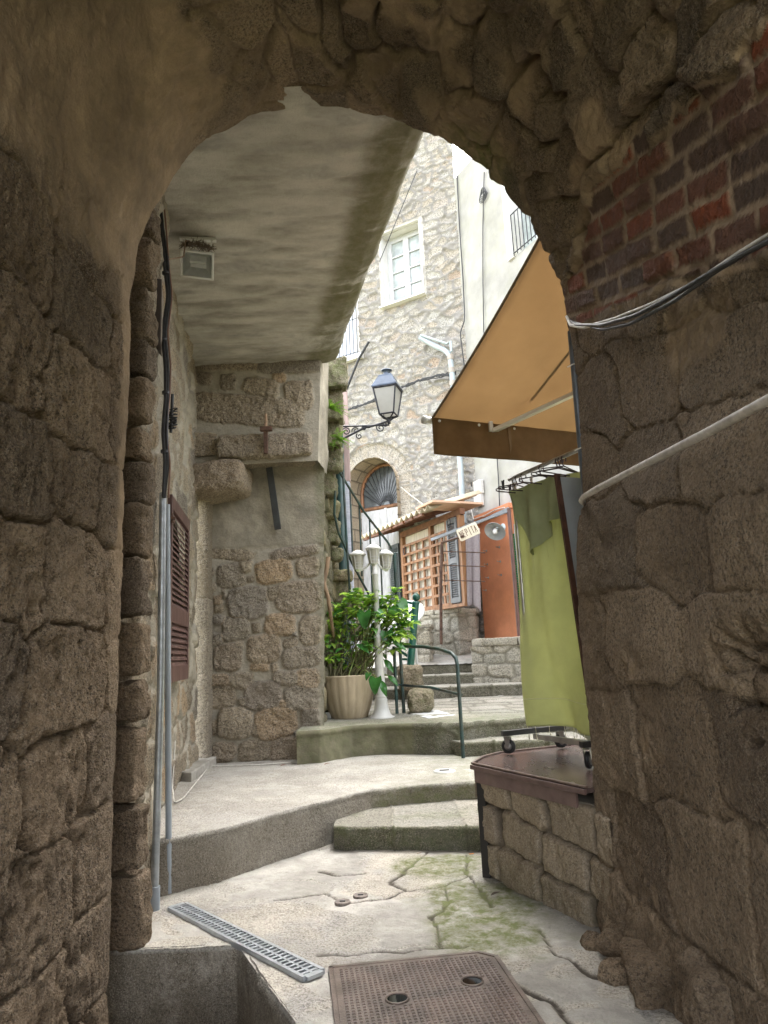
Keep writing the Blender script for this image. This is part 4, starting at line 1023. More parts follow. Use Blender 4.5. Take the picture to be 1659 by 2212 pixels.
# ---- shutter on the left house (part of the house)
def wall_at(px, off=0.0):
    """left wall line hit by the ray through photo column px at eye level"""
    for (x0, y0), (x1, y1) in zip(WL[4:-1], WL[5:]):
        n = nrm((y1-y0, -(x1-x0), 0)); p = PL(px, 1420, (x0, y0, 0), n)
        if min(y0, y1)-.01 <= p[1] <= max(y0, y1)+.01: return p+n*off, n
    return p+n*off, n
pa, nw = wall_at(358); pb, _ = wall_at(398)
nw = V3(nw[0], nw[1], 0)
if nw[0] < 0: nw = -nw
dw = nrm(pb-pa)
SHO = 0.10
sa_ = PL(362, 1420, pa+nw*SHO, nw); sb_ = PL(402, 1420, pa+nw*SHO, nw)
szt = PL(385, 1095, pa+nw*SHO, nw)[2]; szb = PL(380, 1472, pa+nw*SHO, nw)[2]
sw = float(np.dot(sb_-sa_, dw)); 
def SP(u, z, off=0.0): return V3(sa_[0], sa_[1], 0)+dw*u+V3(0, 0, z)+nw*off
m = MB()
H_ = szt-szb
for u in (.035, sw-.035): m.obox(SP(u, (szt+szb)/2), dw*.035, V3(0, 0, H_/2), nw*.02)
zm = szb+H_*0.36
for z, hh_ in ((szt-.06, .06), (zm, .075), (szb+.07, .07)): m.obox(SP(sw/2, z), dw*(sw/2-.07), V3(0, 0, hh_), nw*.0195)
sh = m.build('shutter', brownp, house, 'dark brown louvred shutter'); bevel(sh, .004, 2)
for z0_, z1_ in ((szb+.14, zm-.075), (zm+.075, szt-.12)):
    m = MB(); n = max(3, int((z1_-z0_)/.052))
    for k in range(n):
        z = z0_+(k+.5)*(z1_-z0_)/n
        m.obox(SP(sw/2, z), dw*(sw/2-.072), V3(0, 0, .004)-nw*.0, (nw*.016-V3(0, 0, .030)))
    m.build('slats', brownp, sh)
for z in (szb+H_*.14, szb+H_*.86):
    m = MB(); m.obox(SP(.035, z, .024), dw*.075, V3(0, 0, .016), nw*.004); m.tube([SP(-.03, z-.04, .02), SP(-.03, z+.05, .02)], .012, 8); m.obox(SP(-.04, z, -.01), dw*.012, V3(0, 0, .012), nw*.06); m.build('hinge', rust, sh)
for z in (szb+H_*.2, szb+H_*.72):
    m = MB(); m.tube([SP(sw+.008, z-.04, .0), SP(sw+.008, z+.05, .0)], .012, 8); m.build('hinge_knuckle', rust, sh)

# ---- pipes and cables of the left wall
pf = Z(333, 1965, 0.0); ptop = A(352, 1065, pf[1]+0.02)
t = thing('conduit_pipe', pf, 'grey steel conduit pipe up the left wall, its foot beside the drain grate', 'pipe')
m = MB(); m.tube([pf+V3(0, 0, .0), (pf+ptop)/2+V3(.012, 0, 0), ptop], .026, 12); m.build('pipe', galv, t)
m = MB(); m.tube([pf+V3(.0, -.0, -.01), pf+V3(0, 0, .14)], .037, 12); m.build('socket', greyp, t)
p2 = pf+V3(-.005, .33, .3); q2 = A(361, 1090, p2[1])
t = thing('conduit_pipe', p2, 'thinner pale conduit pipe just behind the steel one on the left wall', 'pipe')
m = MB(); m.tube([p2+V3(0, 0, -.3), q2], .022, 10); m.build('pipe', greyp, t)
cab = [(352, 1075, 5.0), (356, 1000, 5.0), (353, 930, 5.02), (360, 860, 5.05), (358, 790, 5.1), (352, 720, 5.15), (362, 640, 5.2), (356, 560, 5.2), (350, 500, 5.2), (344, 435, 5.2)]
for k, (dx, lab, mt, r_) in enumerate([(0, 'thick black cable climbing the left wall to the vault', blackc, .017), (5, 'second black cable bunched beside the thick one on the left wall', blackc, .012), (9, 'brown cable running among the black ones on the left wall', paint('brown_cable', (0.16, 0.08, 0.045), 0.5), .007)]):
    rg = random.Random(k); pts = [A(x+dx+rg.uniform(-3, 3), y, Yq) for x, y, Yq in cab]
    pts = resample(pts, 60); pts[1:-1] = pts[1:-1]*.5+(pts[:-2]+pts[2:])*.25
    m = MB(); m.tube(pts, r_, 7)
    if k == 0:
        for i in (8, 19, 30, 44): m.lathe(pts[i]-V3(0, 0, .01), [(.03, 0), (.03, .02)], 8)
    tag(m.build('wall_cable', mt), lab, 'cable', 'cables on the left wall')
# wire coil on a hook
m = MB(); c0 = A(372, 905, 5.7); rg = random.Random(4)
for k in range(9): m.tube([c0+V3(.035*math.cos(a)+rg.uniform(-.01, .01), .02*math.sin(a), .0+.02*(k-4)+.012*math.sin(a+k)) for a in np.linspace(0, 6.28, 14)], .006, 5)
m.tube([c0+V3(0, 0, .22), c0+V3(-.01, 0, -.12)], .013, 6)
tag(m.build('wire_coil', blackc), 'small coil of dark wire hung on the left wall below the plaque', 'wire')
# hanging plaque, seen edge-on
pn_ = A(343, 690, 5.15)
t = thing('plaque', pn_, 'dark framed plaque on the left wall, seen almost edge on', 'plaque')
zt_p, zb_p = A(344, 608, 5.0)[2], A(348, 772, 5.25)[2]
m = MB(); cpl = V3(pn_[0], 5.15, (zt_p+zb_p)/2); dpl = nrm((-.28, 1, 0)); npl = nrm((1, .28, 0))
m.obox(cpl, dpl*.20, V3(0, 0, (zt_p-zb_p)/2), npl*.025); bevel(m.build('board', paint('dark_brown_board', (0.05, 0.035, 0.028), 0.5, var=0.2), t), .004)
m = MB(); m.obox(cpl+npl*.027, dpl*.17, V3(0, 0, (zt_p-zb_p)/2-.04), npl*.002); m.build('face', paint('faded_plaque_face', (0.24, 0.20, 0.16), 0.4, var=0.35, scale=12), t)

# ---- floodlight with a nest under the jutting floor
fb = Z(428, 515, ZS-.01)
t = thing('floodlight', fb, 'white floodlight with a glass front fixed under the jutting floor', 'floodlight')
fc = A(426, 572, fb[1]-.03); fdir = nrm(CAM-fc); fdir = nrm(fdir*V3(1, 1, 1)+V3(-.1, 0, -.25)); fx = nrm(np.cross((0, 0, 1), fdir)); fx = nrm(fx+V3(0, 0, -.10)); fy = nrm(np.cross(fdir, fx))
wz = .145
m = MB()
for s1, s2, a, b in ((0, 1, wz, .009), (0, -1, wz, .009), (1, 0, .009, wz*.82), (-1, 0, .009, wz*.82)):
    m.obox(fc+fx*s1*(wz-.009)+fy*s2*(wz*.82-.009), fx*a, fy*b, fdir*.018)
bevel(m.build('frame', whitepl, t), .003)
m = MB(); m.prism([fc+fx*sx*wz*.97+fy*sy*wz*.79-fdir*.012 for sx, sy in ((-1, -1), (1, -1), (1, 1), (-1, 1))], -fdir*.002)
q = [fc+fx*sx*wz*.95+fy*sy*wz*.78-fdir*.012 for sx, sy in ((-1, -1), (1, -1), (1, 1), (-1, 1))]; qb = [fc+fx*sx*wz*.5+fy*sy*wz*.36-fdir*.13 for sx, sy in ((-1, -1), (1, -1), (1, 1), (-1, 1))]
m2 = MB(); m2.add(q+qb, [(0, 1, 5, 4), (1, 2, 6, 5), (2, 3, 7, 6), (3, 0, 4, 7), (4, 5, 6, 7)]); hs_ = solid(m2.build('reflector', paint('brushed_reflector', (0.72, 0.73, 0.73), 0.35, 0.7, var=0.2, scale=5), t), .006)
m2 = MB(); m2.tube([fc-fx*.07-fdir*.07+fy*.005, fc+fx*.07-fdir*.07+fy*.005], .011, 10); m2.build('lamp', paint('quartz_tube', (0.85, 0.85, 0.82), 0.2, var=0.03), t)
gl, gnt, gp, go = _base('lamp_glass'); gp.inputs['Transmission Weight'].default_value = 1.0; gp.inputs['Roughness'].default_value = 0.06; gp.inputs['IOR'].default_value = 1.2
gnt.links.new(_ramp(gnt, _noise(gnt, gnt.nodes.new('ShaderNodeTexCoord').outputs['Object'], 20), [(0, (0.86, 0.88, 0.87)), (1, (0.95, 0.95, 0.94))]), gp.inputs['Base Color'])
m.build('glass', gl, t)
m = MB()
for sx in (-1, 1): m.tube([fc+fx*sx*(wz*.8)-fdir*.05+fy*.05, fc+fx*sx*(wz*.8)-fdir*.05+fy*.2, V3(*(fb+fx*sx*.13)[:2], ZS-.02)], .006, 6)
m.obox(V3(fb[0], fb[1], ZS-.02), fx*V3(1, 1, 0)*.16, nrm(np.cross(fx*V3(1, 1, 0), (0, 0, 1)))*.022, V3(0, 0, .012))
m.build('bracket', whitepl, t)
wire = A(365, 560, 5.3)
m = MB(); m.tube(resample([fc+fy*.16-fdir*.04, fc+fy*.2-fx*.1, (fc+wire)/2+V3(0, 0, .05), wire], 16), .006, 6); m.build('lead', paint('tan_flex', (0.20, 0.13, 0.08), 0.6), t)
m = MB(); rg = random.Random(8)
for k in range(170):
    a = rg.uniform(-1, 1); c0 = fc+fx*a*.13+fy*(.145+rg.uniform(0, .05)*(1-a*a))-fdir*rg.uniform(-.02, .10)
    dv = nrm((rg.gauss(0, 1), rg.gauss(0, 1), rg.gauss(0, .35)))*rg.uniform(.02, .06); m.tube([c0-dv, c0+V3(0, 0, rg.uniform(-.01, .01)), c0+dv], .0022, 4, cap=False)
tag(m.build('bird_nest', paint('dry_twigs', (0.11, 0.075, 0.045), 0.9, var=0.4, scale=30)), 'scrappy brown nest of twigs lying on top of the floodlight', 'nest')

# ---- iron bar under the beam, rusty hook on it
p = A(583, 1012, 9.0); q = A(600, 1143, 9.0)
m = MB(); m.beam(V3(p[0], 8.95, p[2]), V3(q[0], 9.02, q[2]), .085, .03, (0, 1, 0)); o = m.build('iron_bar', paint('tarred_iron', (0.028, 0.03, 0.03), 0.7, var=0.3, bump=0.3)); bevel(o, .006)
tag(o, 'flat black iron bar hanging against the grey cement below the stone beam', 'bar')
hk = A(573, 925, 8.42)
t = thing('iron_hook', hk, 'rusty iron hook strap on the face of the stone beam', 'hook')
z0_, z1_ = A(573, 972, 8.42)[2], A(573, 893, 8.42)[2]
m = MB(); m.obox(V3(hk[0], 8.45, (z0_+z1_)/2-.1), V3(.026, 0, 0), V3(0, .02, 0), V3(0, 0, (z1_-z0_)/2-.06)); m.obox(V3(hk[0]+.01, 8.43, z1_-.2), V3(.075, 0, 0), V3(0, .03, 0), V3(0, 0, .028)); bevel(m.build('strap', rust, t), .006)
m = MB(); m.tube([V3(hk[0], 8.44, z1_-.2), V3(hk[0]+.01, 8.43, z1_-.08), V3(hk[0]+.005, 8.44, z1_)], [.022, .018, .014], 8); m.build('pin', paint('dry_wood', (0.32, 0.21, 0.13), 0.8, var=0.3, scale=20), t)

# ---- outside stair: stone treads built into the side wall, green railing
tre = [(700, 748, 772, 835, 9.35), (702, 738, 838, 905, 9.55), (700, 735, 905, 962, 9.7), (701, 737, 965, 1015, 9.9), (700, 722, 1018, 1068, 10.0), (701, 728, 1078, 1118, 10.2), (702, 731, 1122, 1172, 10.45), (708, 738, 1185, 1208, 10.7), (712, 757, 1232, 1254, 11.0), (720, 752, 1256, 1300, 11.1), (726, 772, 1300, 1330, 11.4), (735, 785, 1352, 1384, 11.7), (742, 800, 1406, 1440, 12.0)]
stair = thing('outside_stair', (-0.7, 10.5, ZU), 'mossy stone stair whose rough tread ends jut from the wall', 'stair')
for k, (x0, x1, y0, y1, Yq) in enumerate(tre):
    a, b = A(x0, (y0+y1)/2, Yq), A(x1, (y0+y1)/2, Yq); zt_, zb_ = A(x0, y0, Yq)[2], A(x0, y1, Yq)[2]
    rough_block('tread', V3((b[0]-1.0)/2, Yq+.16, (zt_+zb_)/2), V3((b[0]+1.0)/2, 0, 0), V3(0, .17, 0), V3(0, 0, (zt_-zb_)/2), .03, .06, .022, 'stair', stair, (k*.37) % 1, .6, 30+k)
t = thing('stair_railing', A(760, 1250, 11.3), 'thin dark green railing sloping down the outside stair', 'railing')
m = MB()
m.tube([A(722, 990, 9.9), A(735, 1022, 10.0), A(786, 1105, 10.6), A(838, 1172, 11.3), A(846, 1186, 11.35)], .018, 8); m.build('handrail', rail_paint, t)
m = MB(); m.tube([A(724, 1060, 9.9), A(722, 1110, 9.95), A(731, 1150, 10.1), A(760, 1215, 10.5), A(800, 1290, 11.0), A(835, 1345, 11.4)], .018, 8); m.build('lower_rail', rail_paint, t)
for x, yt, yb_, Yq in [(758, 1055, 1205, 10.35), (778, 1090, 1245, 10.55), (800, 1120, 1280, 10.8), (822, 1150, 1300, 11.1)]:
    m = MB(); m.tube([A(x-2, yt, Yq), A(x+4, yb_, Yq)], .013, 6); m.build('baluster', rail_paint, t)
m = MB(); m.tube([A(741, 1020, 10.05), A(756, 1290, 10.05)], .016, 6); m.build('baluster', rail_paint, t)
pp0 = A(727, 790, 11.6); pp1 = A(727, 1200, 11.6)
tag(MB().tube([V3(pp0[0], 11.6, pp0[2]), V3(pp0[0], 11.6, 1.2)], .075, 12).build('downpipe', paint('teal_pipe', (0.03, 0.065, 0.06), 0.4, var=0.25, scale=5, dirt=(0.03, 0.05, 0.05), dirt_amt=0.5)), 'dark teal downpipe behind the jutting stair treads', 'pipe')
t0, t1 = A(736, 800, 12.3), A(738, 1040, 12.3)
o = MB().obox(V3(t0[0]+.03, 12.35, (t0[2]+t1[2])/2), V3(.075, 0, 0), V3(0, .06, 0), V3(0, 0, (t0[2]-t1[2])/2)).build('wooden_post', paint('bleached_pink_board', (0.34, 0.25, 0.23), 0.8, var=0.2, scale=14, stretch=(1, 1, 0.15), bump=0.2)); bevel(o, .008)
tag(o, 'bleached pinkish wooden post standing on the whitewashed pillar', 'post')
t2 = A(738, 1300, 12.3)
co, fc_, sx_ = rough_block(None, V3(t1[0]+.02, 12.4, (t1[2]+1.0)/2), V3(.13, 0, 0), V3(0, .13, 0), V3(0, 0, (t1[2]-1.0)/2), .02, .02, .03)
o = raw_mesh('pillar', co, fc_, paint('blue_white_limewash', (0.42, 0.43, 0.49), 0.9, var=0.12, scale=9, stretch=(.3, .3, 4), bump=0.6, bscale=14), None, True, None, True)
tag(o, 'bluish whitewashed stone pillar under the wooden post', 'pillar')

# ---- street lantern on a scrolled bracket
YLN = 10.6
lp = lambda x, y, dy=0.0: A(x, y, YLN+dy)
lb = lp(840, 905)
lan = thing('street_lantern', lb, 'black iron street lantern with frosted panes on a scrolled wall bracket', 'street lamp')
rad = lambda px_w: px_w/FPX*np.dot(lb-CAM, Fw)
zq = lambda y: lp(838, y)[2]
lc = V3(lb[0], YLN, 0)
yaw = math.radians(28)
def sq(r_, z, o_=0.0):
    return [lc+V3(r_*math.cos(yaw+o_+k*math.pi/2), r_*math.sin(yaw+o_+k*math.pi/2), z) for k in range(4)]
rt, rb_ = rad(30)*1.18, rad(19)*1.18
ztp, zbt = zq(842), zq(897)
zb2 = zq(905)
m = MB()
for k in range(4):
    a, b = sq(rt, ztp)[k], sq(rb_, zbt)[k]; m.tube([a, b], .014, 6)
    m.tube([sq(rt, ztp)[k], sq(rt, ztp)[(k+1) % 4]], .016, 6); m.tube([sq(rb_, zbt)[k], sq(rb_, zbt)[(k+1) % 4]], .013, 6)
    m.tube([b, lc*1+V3(0, 0, zb2-.02)], .012, 6)
    m.tube([b, b*.45+(lc+V3(0, 0, zb2))*.55+V3(0, 0, -.01), lc+V3(0, 0, zb2-.05)], .01, 6)
m.lathe(lc+V3(0, 0, zb2-.09), [(.0, 0), (.03, .015), (.02, .04), (.035, .06), (.02, .09)], 12)
m.build('frame', iron, lan)
m = MB()
for k in range(4): m.add([sq(rt*.97, ztp)[k], sq(rt*.97, ztp)[(k+1) % 4], sq(rb_*.97, zbt)[(k+1) % 4], sq(rb_*.97, zbt)[k]], [(0, 1, 2, 3)])
m.build('pane', paint('frosted_pane', (0.50, 0.485, 0.44), 0.35, var=0.06, scale=4, trans=0.5), lan)
m = MB(); zz_ = zq(825)
r1_, r2_ = rt*1.12, rt*.62
vs = sq(r1_, ztp+.012)+sq(r1_*.98, ztp+.035)+sq(r2_*1.05, zq(817))+sq(r2_*.95, zq(813))+sq(r2_*.35, zq(808))
fsl = []
for i in range(4):
    for k in range(4): fsl.append((i*4+k, i*4+(k+1) % 4, (i+1)*4+(k+1) % 4, (i+1)*4+k))
m.add(vs, fsl+[(3, 2, 1, 0), (16, 17, 18, 19)])
m.lathe(lc+V3(0, 0, zq(809)), [(.055, 0), (.05, .03), (.075, .055), (.09, .06), (.085, .075), (.0, .085)], 14)
m.build('cap', paint('blue_black_sheet', (0.06, 0.075, 0.10), 0.35, 0.5, var=0.25, scale=7), lan)
m = MB()
w0 = lp(739, 946); w1 = lp(739, 905)
wl_ = V3(w1[0]-.02, YLN, 0)
zbar = zb2-.10
m.tube([V3(w1[0]-.03, YLN, lp(739, 921)[2]), V3(lc[0]-.0, YLN, zbar+.0)], .014, 6)
arm_ = [lp(740, 948), lp(760, 938), lp(785, 925), lp(812, 918), lp(838, 910)]
m.tube(resample([V3(q[0], YLN, q[2]) for q in arm_], 14), .018, 6)
def spiral(cx, cy, r0, turns, a0, sgn=1):
    c0 = lp(cx, cy); pts = []
    for i in range(26):
        f = i/25; a = a0+sgn*f*turns*2*math.pi; r_ = rad(r0)*(1-f*.8); pts.append(V3(c0[0]+r_*math.cos(a), YLN, c0[2]+r_*math.sin(a)))
    return pts
for q in [(748, 932, 9, 1.5, 2.6, -1), (768, 930, 8, 1.4, 3.6, -1), (786, 926, 5, 1.2, 3.6, -1), (797, 922, 4, 1.2, 3.6, -1), (822, 924, 10, 1.5, 1.6, 1), (833, 917, 6, 1.2, 1.2, 1), (776, 942, 7, 1.2, 2.2, 1)]: m.tube(spiral(*q), .010, 5)
m.obox(V3(w1[0]-.03, YLN, (lp(739, 905)[2]+lp(739, 955)[2])/2), V3(.012, 0, 0), V3(0, .05, 0), V3(0, 0, .2))
m.build('bracket', iron, lan)

# ---- fern tufts in the stair wall (leaf builder shared with the potted plant)
def leaf_pts(base, d, nrm_, L, wd, droop=0.3, fold=0.25, heart=False, n=7):
    d = nrm(d); s_ = np.cross(d, nrm_); s_ = s_/max(np.linalg.norm(s_), 1e-6); u_ = np.cross(s_, d)
    P_ = []
    for i in range(n+1):
        f = i/n
        wv = (math.sin(math.pi*min(1, f*.96+.02)**(.62 if heart else .8)))*wd
        if heart: wv = wd*(1-f)**.62*(1.15 if f > .02 else .8)
        c_ = base+d*L*f*(1-.15*droop*f)+u_*(-droop*L*f*f*.55)+u_*(.06*L*math.sin(f*3.1))
        sb = -d*L*.16*(1 if (heart and i < 2) else 0)*(1-i)
        P_.append([c_-s_*wv+u_*fold*wv+sb, c_-s_*wv*.5+u_*fold*wv*.32+sb*.5, c_, c_+s_*wv*.5+u_*fold*wv*.32+sb*.5, c_+s_*wv+u_*fold*wv+sb])
    return P_
fern = paint('fern_green', (0.16, 0.30, 0.03), 0.5, var=0.3, scale=20, trans=0.45)
for (x, y, Yq, sc_, lab) in [(716, 888, 9.45, .26, 'bright fern tuft sprouting from the stair wall, the upper of two'), (728, 952, 9.6, .26, 'bright fern tuft sprouting from the stair wall just below the lantern bracket'), (719, 966, 9.6, .12, 'tiny fern sprig under the lower tuft on the stair wall')]:
    m = MB(); b0 = A(x, y, Yq)-V3(0, .06, 0); rg = random.Random(int(y))
    for k in range(11):
        d = nrm((rg.uniform(-.3, 1.0), rg.uniform(-.9, -.1), rg.uniform(-.5, .7)))
        pts = [b0+d*sc_*f+V3(0, 0, -.35*sc_*f*f) for f in np.linspace(0, 1, 9)]
        m.tube(pts, .0025, 4)
        for i in range(1, 9):
            for sg in (-1, 1):
                sd_ = nrm(np.cross(d, (0, 0, 1)))*sg+d*.5; ll = sc_*.3*(1-i/10.5)
                m.grid(leaf_pts(pts[i], sd_, V3(0, 0, 1), ll, ll*.22, .2, .1, n=3))
    tag(m.build('fern', fern), lab, 'fern', 'ferns in the stair wall')
# ---- cables and pipes on the far house
def wall_cable(name, pts, r_, mt, lab, off=0.12, cat='cable', n=40, sag=0.0, wob=0.0, group=None):
    P_ = resample([PL(x, y, K+NH*off, NH) for x, y in pts], n); rg = random.Random(len(lab))
    for i in range(1, n-1): P_[i] += V3(0, 0, rg.uniform(-wob, wob)-sag*math.sin(math.pi*i/(n-1)))
    return tag(MB().tube(P_, r_, 6).build(name, mt), lab, cat, group)
wall_cable('facade_cable', [(742, 858), (757, 820), (775, 775), (797, 738)], .03, blackc, 'thick black cable rising steeply across the old house', .15)
m = MB(); rg = random.Random(3)
for k in range(5):
    P_ = resample([PL(x, y+rg.uniform(-3, 3), K+NH*.14, NH) for x, y in [(738, 888), (770, 880), (805, 866), (862, 838), (905, 822), (950, 812), (985, 806)]], 60)
    for i in range(60): P_[i] += V3(0, 0, rg.uniform(-.02, .02))
    m.tube(P_, .014, 5)
tag(m.build('cable_bundle', blackc), 'bundle of black cables tied across the old house behind the lantern', 'cable')
wall_cable('facade_wire', [(820, 605-40), (900, 430-60)], .010, blackc, 'thin wire slanting above the white window', .1)
wall_cable('facade_wire', [(985, 340), (992, 480), (1000, 600), (1004, 690), (994, 720), (1003, 790)], .014, blackc, 'thin wire down the corner of the old house', .1)
wall_cable('white_cord', [(866, 1052), (890, 1072), (915, 1090), (935, 1104)], .012, whitec, 'white cord drooping above the tiled porch roof', .12)
dp = paint('pale_blue_pipe', (0.34, 0.40, 0.43), 0.4, var=0.1, scale=4, dirt=(0.4, 0.40, 0.38), dirt_amt=0.4)
t = thing('rain_pipe', PL(998, 1000, K+NH*.16, NH), 'pale blue rain pipe with a slanting upper arm on the old house', 'pipe')
pipe = [PL(x, y, K+NH*.16, NH) for x, y in [(908, 729), (940, 748), (962, 757), (972, 768), (976, 800), (980, 850), (988, 930), (995, 1010), (1002, 1130)]]
m = MB(); m.tube(resample(pipe, 40), .062, 12); m.build('pipe', dp, t)
m = MB(); m.tube([PL(x, y, K+NH*.22, NH) for x, y in [(909, 724), (966, 743), (973, 738), (975, 760)]], .03, 8); m.build('vent_pipe', dp, t)
bcol = paint('brown_collar', (0.33, 0.29, 0.25), 0.5)
for y, x in ((772, 973), (800, 976), (828, 978)):
    m = MB(); p = PL(x, y, K+NH*.16, NH); m.lathe(p-V3(0, 0, .06), [(.075, 0), (.075, .12)], 12); m.build('collar', bcol, t)
# junction boxes and cables on the cream wall
for (x, y, lab) in [(1034, 1053, 'white junction box on the cream wall, the upper of the pair'), (1034, 1077, 'white junction box on the cream wall, the lower of the pair')]:
    p = PL(x, y, CP(0, 0, .05), NC); o = MB().obox(p, DC*.13, V3(0, 0, .17 if y > 1060 else .15), NC*.05).build('junction_box', whitepl); bevel(o, .015, 3)
    tag(o, lab, 'junction box', 'junction boxes beside the rain pipe')
m = MB(); m.tube(resample([PL(x, y, CP(0, 0, .04), NC) for x, y in [(1046, 372), (1044, 430), (1043, 500), (1043, 600), (1045, 720), (1060, 850), (1072, 960), (1077, 1040), (1080, 1110)]], 50), .012, 6)
c0 = PL(1043, 415, CP(0, 0, .06), NC)
for k in range(5): m.tube([c0+DC*.09*math.cos(a)*(1+.2*k)+V3(0, 0, .11*math.sin(a)-.03*k) for a in np.linspace(0, 6.2, 12)], .008, 5)
tag(m.build('facade_cable', blackc), 'black cable with a loose loop down the cream wall', 'cable')
m = MB(); m.tube(resample([PL(x, y, CP(0, 0, .04), NC) for x, y in [(1018, 1040), (1020, 1090), (1024, 1150)]], 20), .012, 6); tag(m.build('facade_cable', blackc), 'short black cable beside the white junction boxes', 'cable')
m = MB(); m.tube(resample([OP(*ob(x, y), .1)+V3(0, 0, .03) for x, y in [(1026, 1100), (1032, 1126), (1055, 1118), (1080, 1105), (1100, 1100)]], 30), .012, 6); tag(m.build('white_cord', whitec), 'loose white cord lying along the top of the orange wall', 'cord')

# ---- trellis porch on the terrace
PE, PN = nrm((0.41, -0.912, 0)), nrm((-0.912, -0.41, 0))
p0 = A(866, 1250, 15.9); p0 = V3(p0[0], 15.9, 0)
def TP(b, z, off=0.0): return p0+PE*b+V3(0, 0, z)+PN*off
def tb(x, y):
    p = PL(x, y, p0, PN); return float(np.dot(p-p0, PE)), float(p[2])
cedar = paint('cedar', (0.25, 0.115, 0.045), 0.6, var=0.3, scale=8, stretch=(1, 1, 0.25), bump=0.2, dirt=(0.16, 0.08, 0.04), dirt_amt=0.4)
dcedar = paint('dark_cedar', (0.16, 0.065, 0.03), 0.6, var=0.3, scale=8, bump=0.2)
porch = thing('trellis_porch', TP(1.3, ztw), 'small wooden porch of trellis panels under a tiled lean-to roof', 'porch')
zbt_ = ztw+.02
b1, zt1 = tb(872, 1160); b2, zt2_ = tb(965, 1125); b3, _ = tb(972, 1200); b4, _ = tb(1000, 1200)
bm, _ = tb(935, 1200)
ztop = (zt1+zt2_)/2
def bar(m, b, z0, z1, wd=.05, th=.05, off=0): m.obox(TP(b, (z0+z1)/2, off), PE*wd, V3(0, 0, (z1-z0)/2), PN*th)
for b in (b1-.03, bm+.0, b3, b4): 
    m = MB(); bar(m, b, zbt_, ztop, .055, .055); bevel(m.build('post', cedar, porch), .006)
m = MB(); m.obox(TP((b1+b4)/2, ztop+.06, 0), PE*((b4-b1)/2+.1), V3(0, 0, .06), PN*.05); bevel(m.build('beam', dcedar, porch), .006)
back = paint('pale_reed_screen', (0.52, 0.47, 0.40), 0.9, var=0.2, scale=26, stretch=(1, 1, 0.12), bump=0.4)
for l, r_, nx in ((b1+.03, bm-.06, 4), (bm+.06, b3-.06, 3)):
    tz = ztop-.22
    m = MB(); z0_ = zbt_+.05
    for k in range(nx+1): bar(m, l+(r_-l)*k/nx, z0_, tz, .028, .016, .02)
    for k in range(8): z = z0_+(tz-z0_)*k/7; m.obox(TP((l+r_)/2, z, .045), PE*(r_-l)/2, V3(0, 0, .026), PN*.012)
    tr = m.build('trellis', cedar, porch)
    m = MB(); m.obox(TP((l+r_)/2, (z0_+ztop)/2, -.04), PE*((r_-l)/2+.05), V3(0, 0, (ztop-z0_)/2), PN*.008); m.build('screen', back, tr)
m = MB(); sg = paint('dark_grey_shutter', (0.11, 0.115, 0.12), 0.5, var=0.15)
l, r_ = b3+.06, b4-.06
for b in (l+.03, r_-.03): bar(m, b, zbt_+.06, ztop-.03, .03, .02, .06)
for z in (zbt_+.1, zbt_+(ztop-zbt_)*.5, ztop-.07): m.obox(TP((l+r_)/2, z, .06), PE*((r_-l)/2-.06), V3(0, 0, .05), PN*.019)
n = 34
for k in range(n):
    z = zbt_+.16+(ztop-zbt_-.26)*k/n; m.obox(TP((l+r_)/2, z, .055), PE*((r_-l)/2-.06), V3(0, 0, .004), PN*.016-V3(0, 0, .018))
m.build('shutter', sg, porch)
m = MB(); m.obox(TP((b1+b4)/2, zbt_, 0), PE*((b4-b1)/2+.06), V3(0, 0, .03), PN*.07); m.build('sill_beam', cedar, porch)
# roof: corrugated tiles on poles
rw = 0.62
zr0 = ztop+.17
m = MB(); P_ = []
bb = np.linspace(b1-1.0, b4-.05, 120)
for f, off, zz in ((0, rw, -0.02), (1, -.55, .34)):
    P_.append([TP(b, zr0+zz+.045*math.sin(b*2*math.pi/.235)+.0*b, off) for b in bb])
m.grid(np.array(P_)); rf = solid(m.build('roof', paint('sand_coloured_tiles', (0.55, 0.47, 0.34), 0.75, var=0.18, scale=8, dirt=(0.32, 0.26, 0.19), dirt_amt=0.4), porch), .014)
m = MB()
for b in (b1-.7, b1-.1, b1+.6, b1+1.2, bm+.3): m.beam(TP(b, zr0-.09, rw-.02), TP(b, zr0+.22, -.5), .06, .06)
m.beam(TP(b1-1.0, zr0-.075, rw-.08), TP(b3, zr0-.075, rw-.08), .06, .05); m.build('rafters', dcedar, porch)
m = MB(); m.obox(TP(b4-.22, zr0+.05, .1), PE*.36, V3(0, 0, .02), PN*.55); m.build('ridge_board', paint('salmon_board', (0.60, 0.38, 0.26), 0.7, var=0.1), porch)
# dark green shutter of the doorway at the porch's left end
m = MB(); c0 = tb(852, 1240)
bl_, zl_ = tb(848, 1230)
m.obox(TP(b1-.42, (zbt_+ztop)/2-.1, .05), PE*.24, V3(0, 0, (ztop-zbt_)/2), PN*.02)
for k in range(30): m.obox(TP(b1-.42, zbt_+.05+k*(ztop-zbt_-.2)/30, .075), PE*.19, V3(0, 0, .004), PN*.012-V3(0, 0, .02))
m.build('door_shutter', paint('green_black_shutter', (0.03, 0.04, 0.038), 0.5, var=0.2), porch)
for k, (x, y) in enumerate([(968, 1120), (873, 1180)]):
    m = MB(); p = PL(x, y, p0+PN*.12, PN); m.tube([p+V3(0, 0, .09*math.cos(a)-.1)+PE*.09*math.sin(a)*(1-a/9) for a in np.linspace(0, 5.5, 20)], .009, 5); m.build('scroll_bracket', iron, porch)
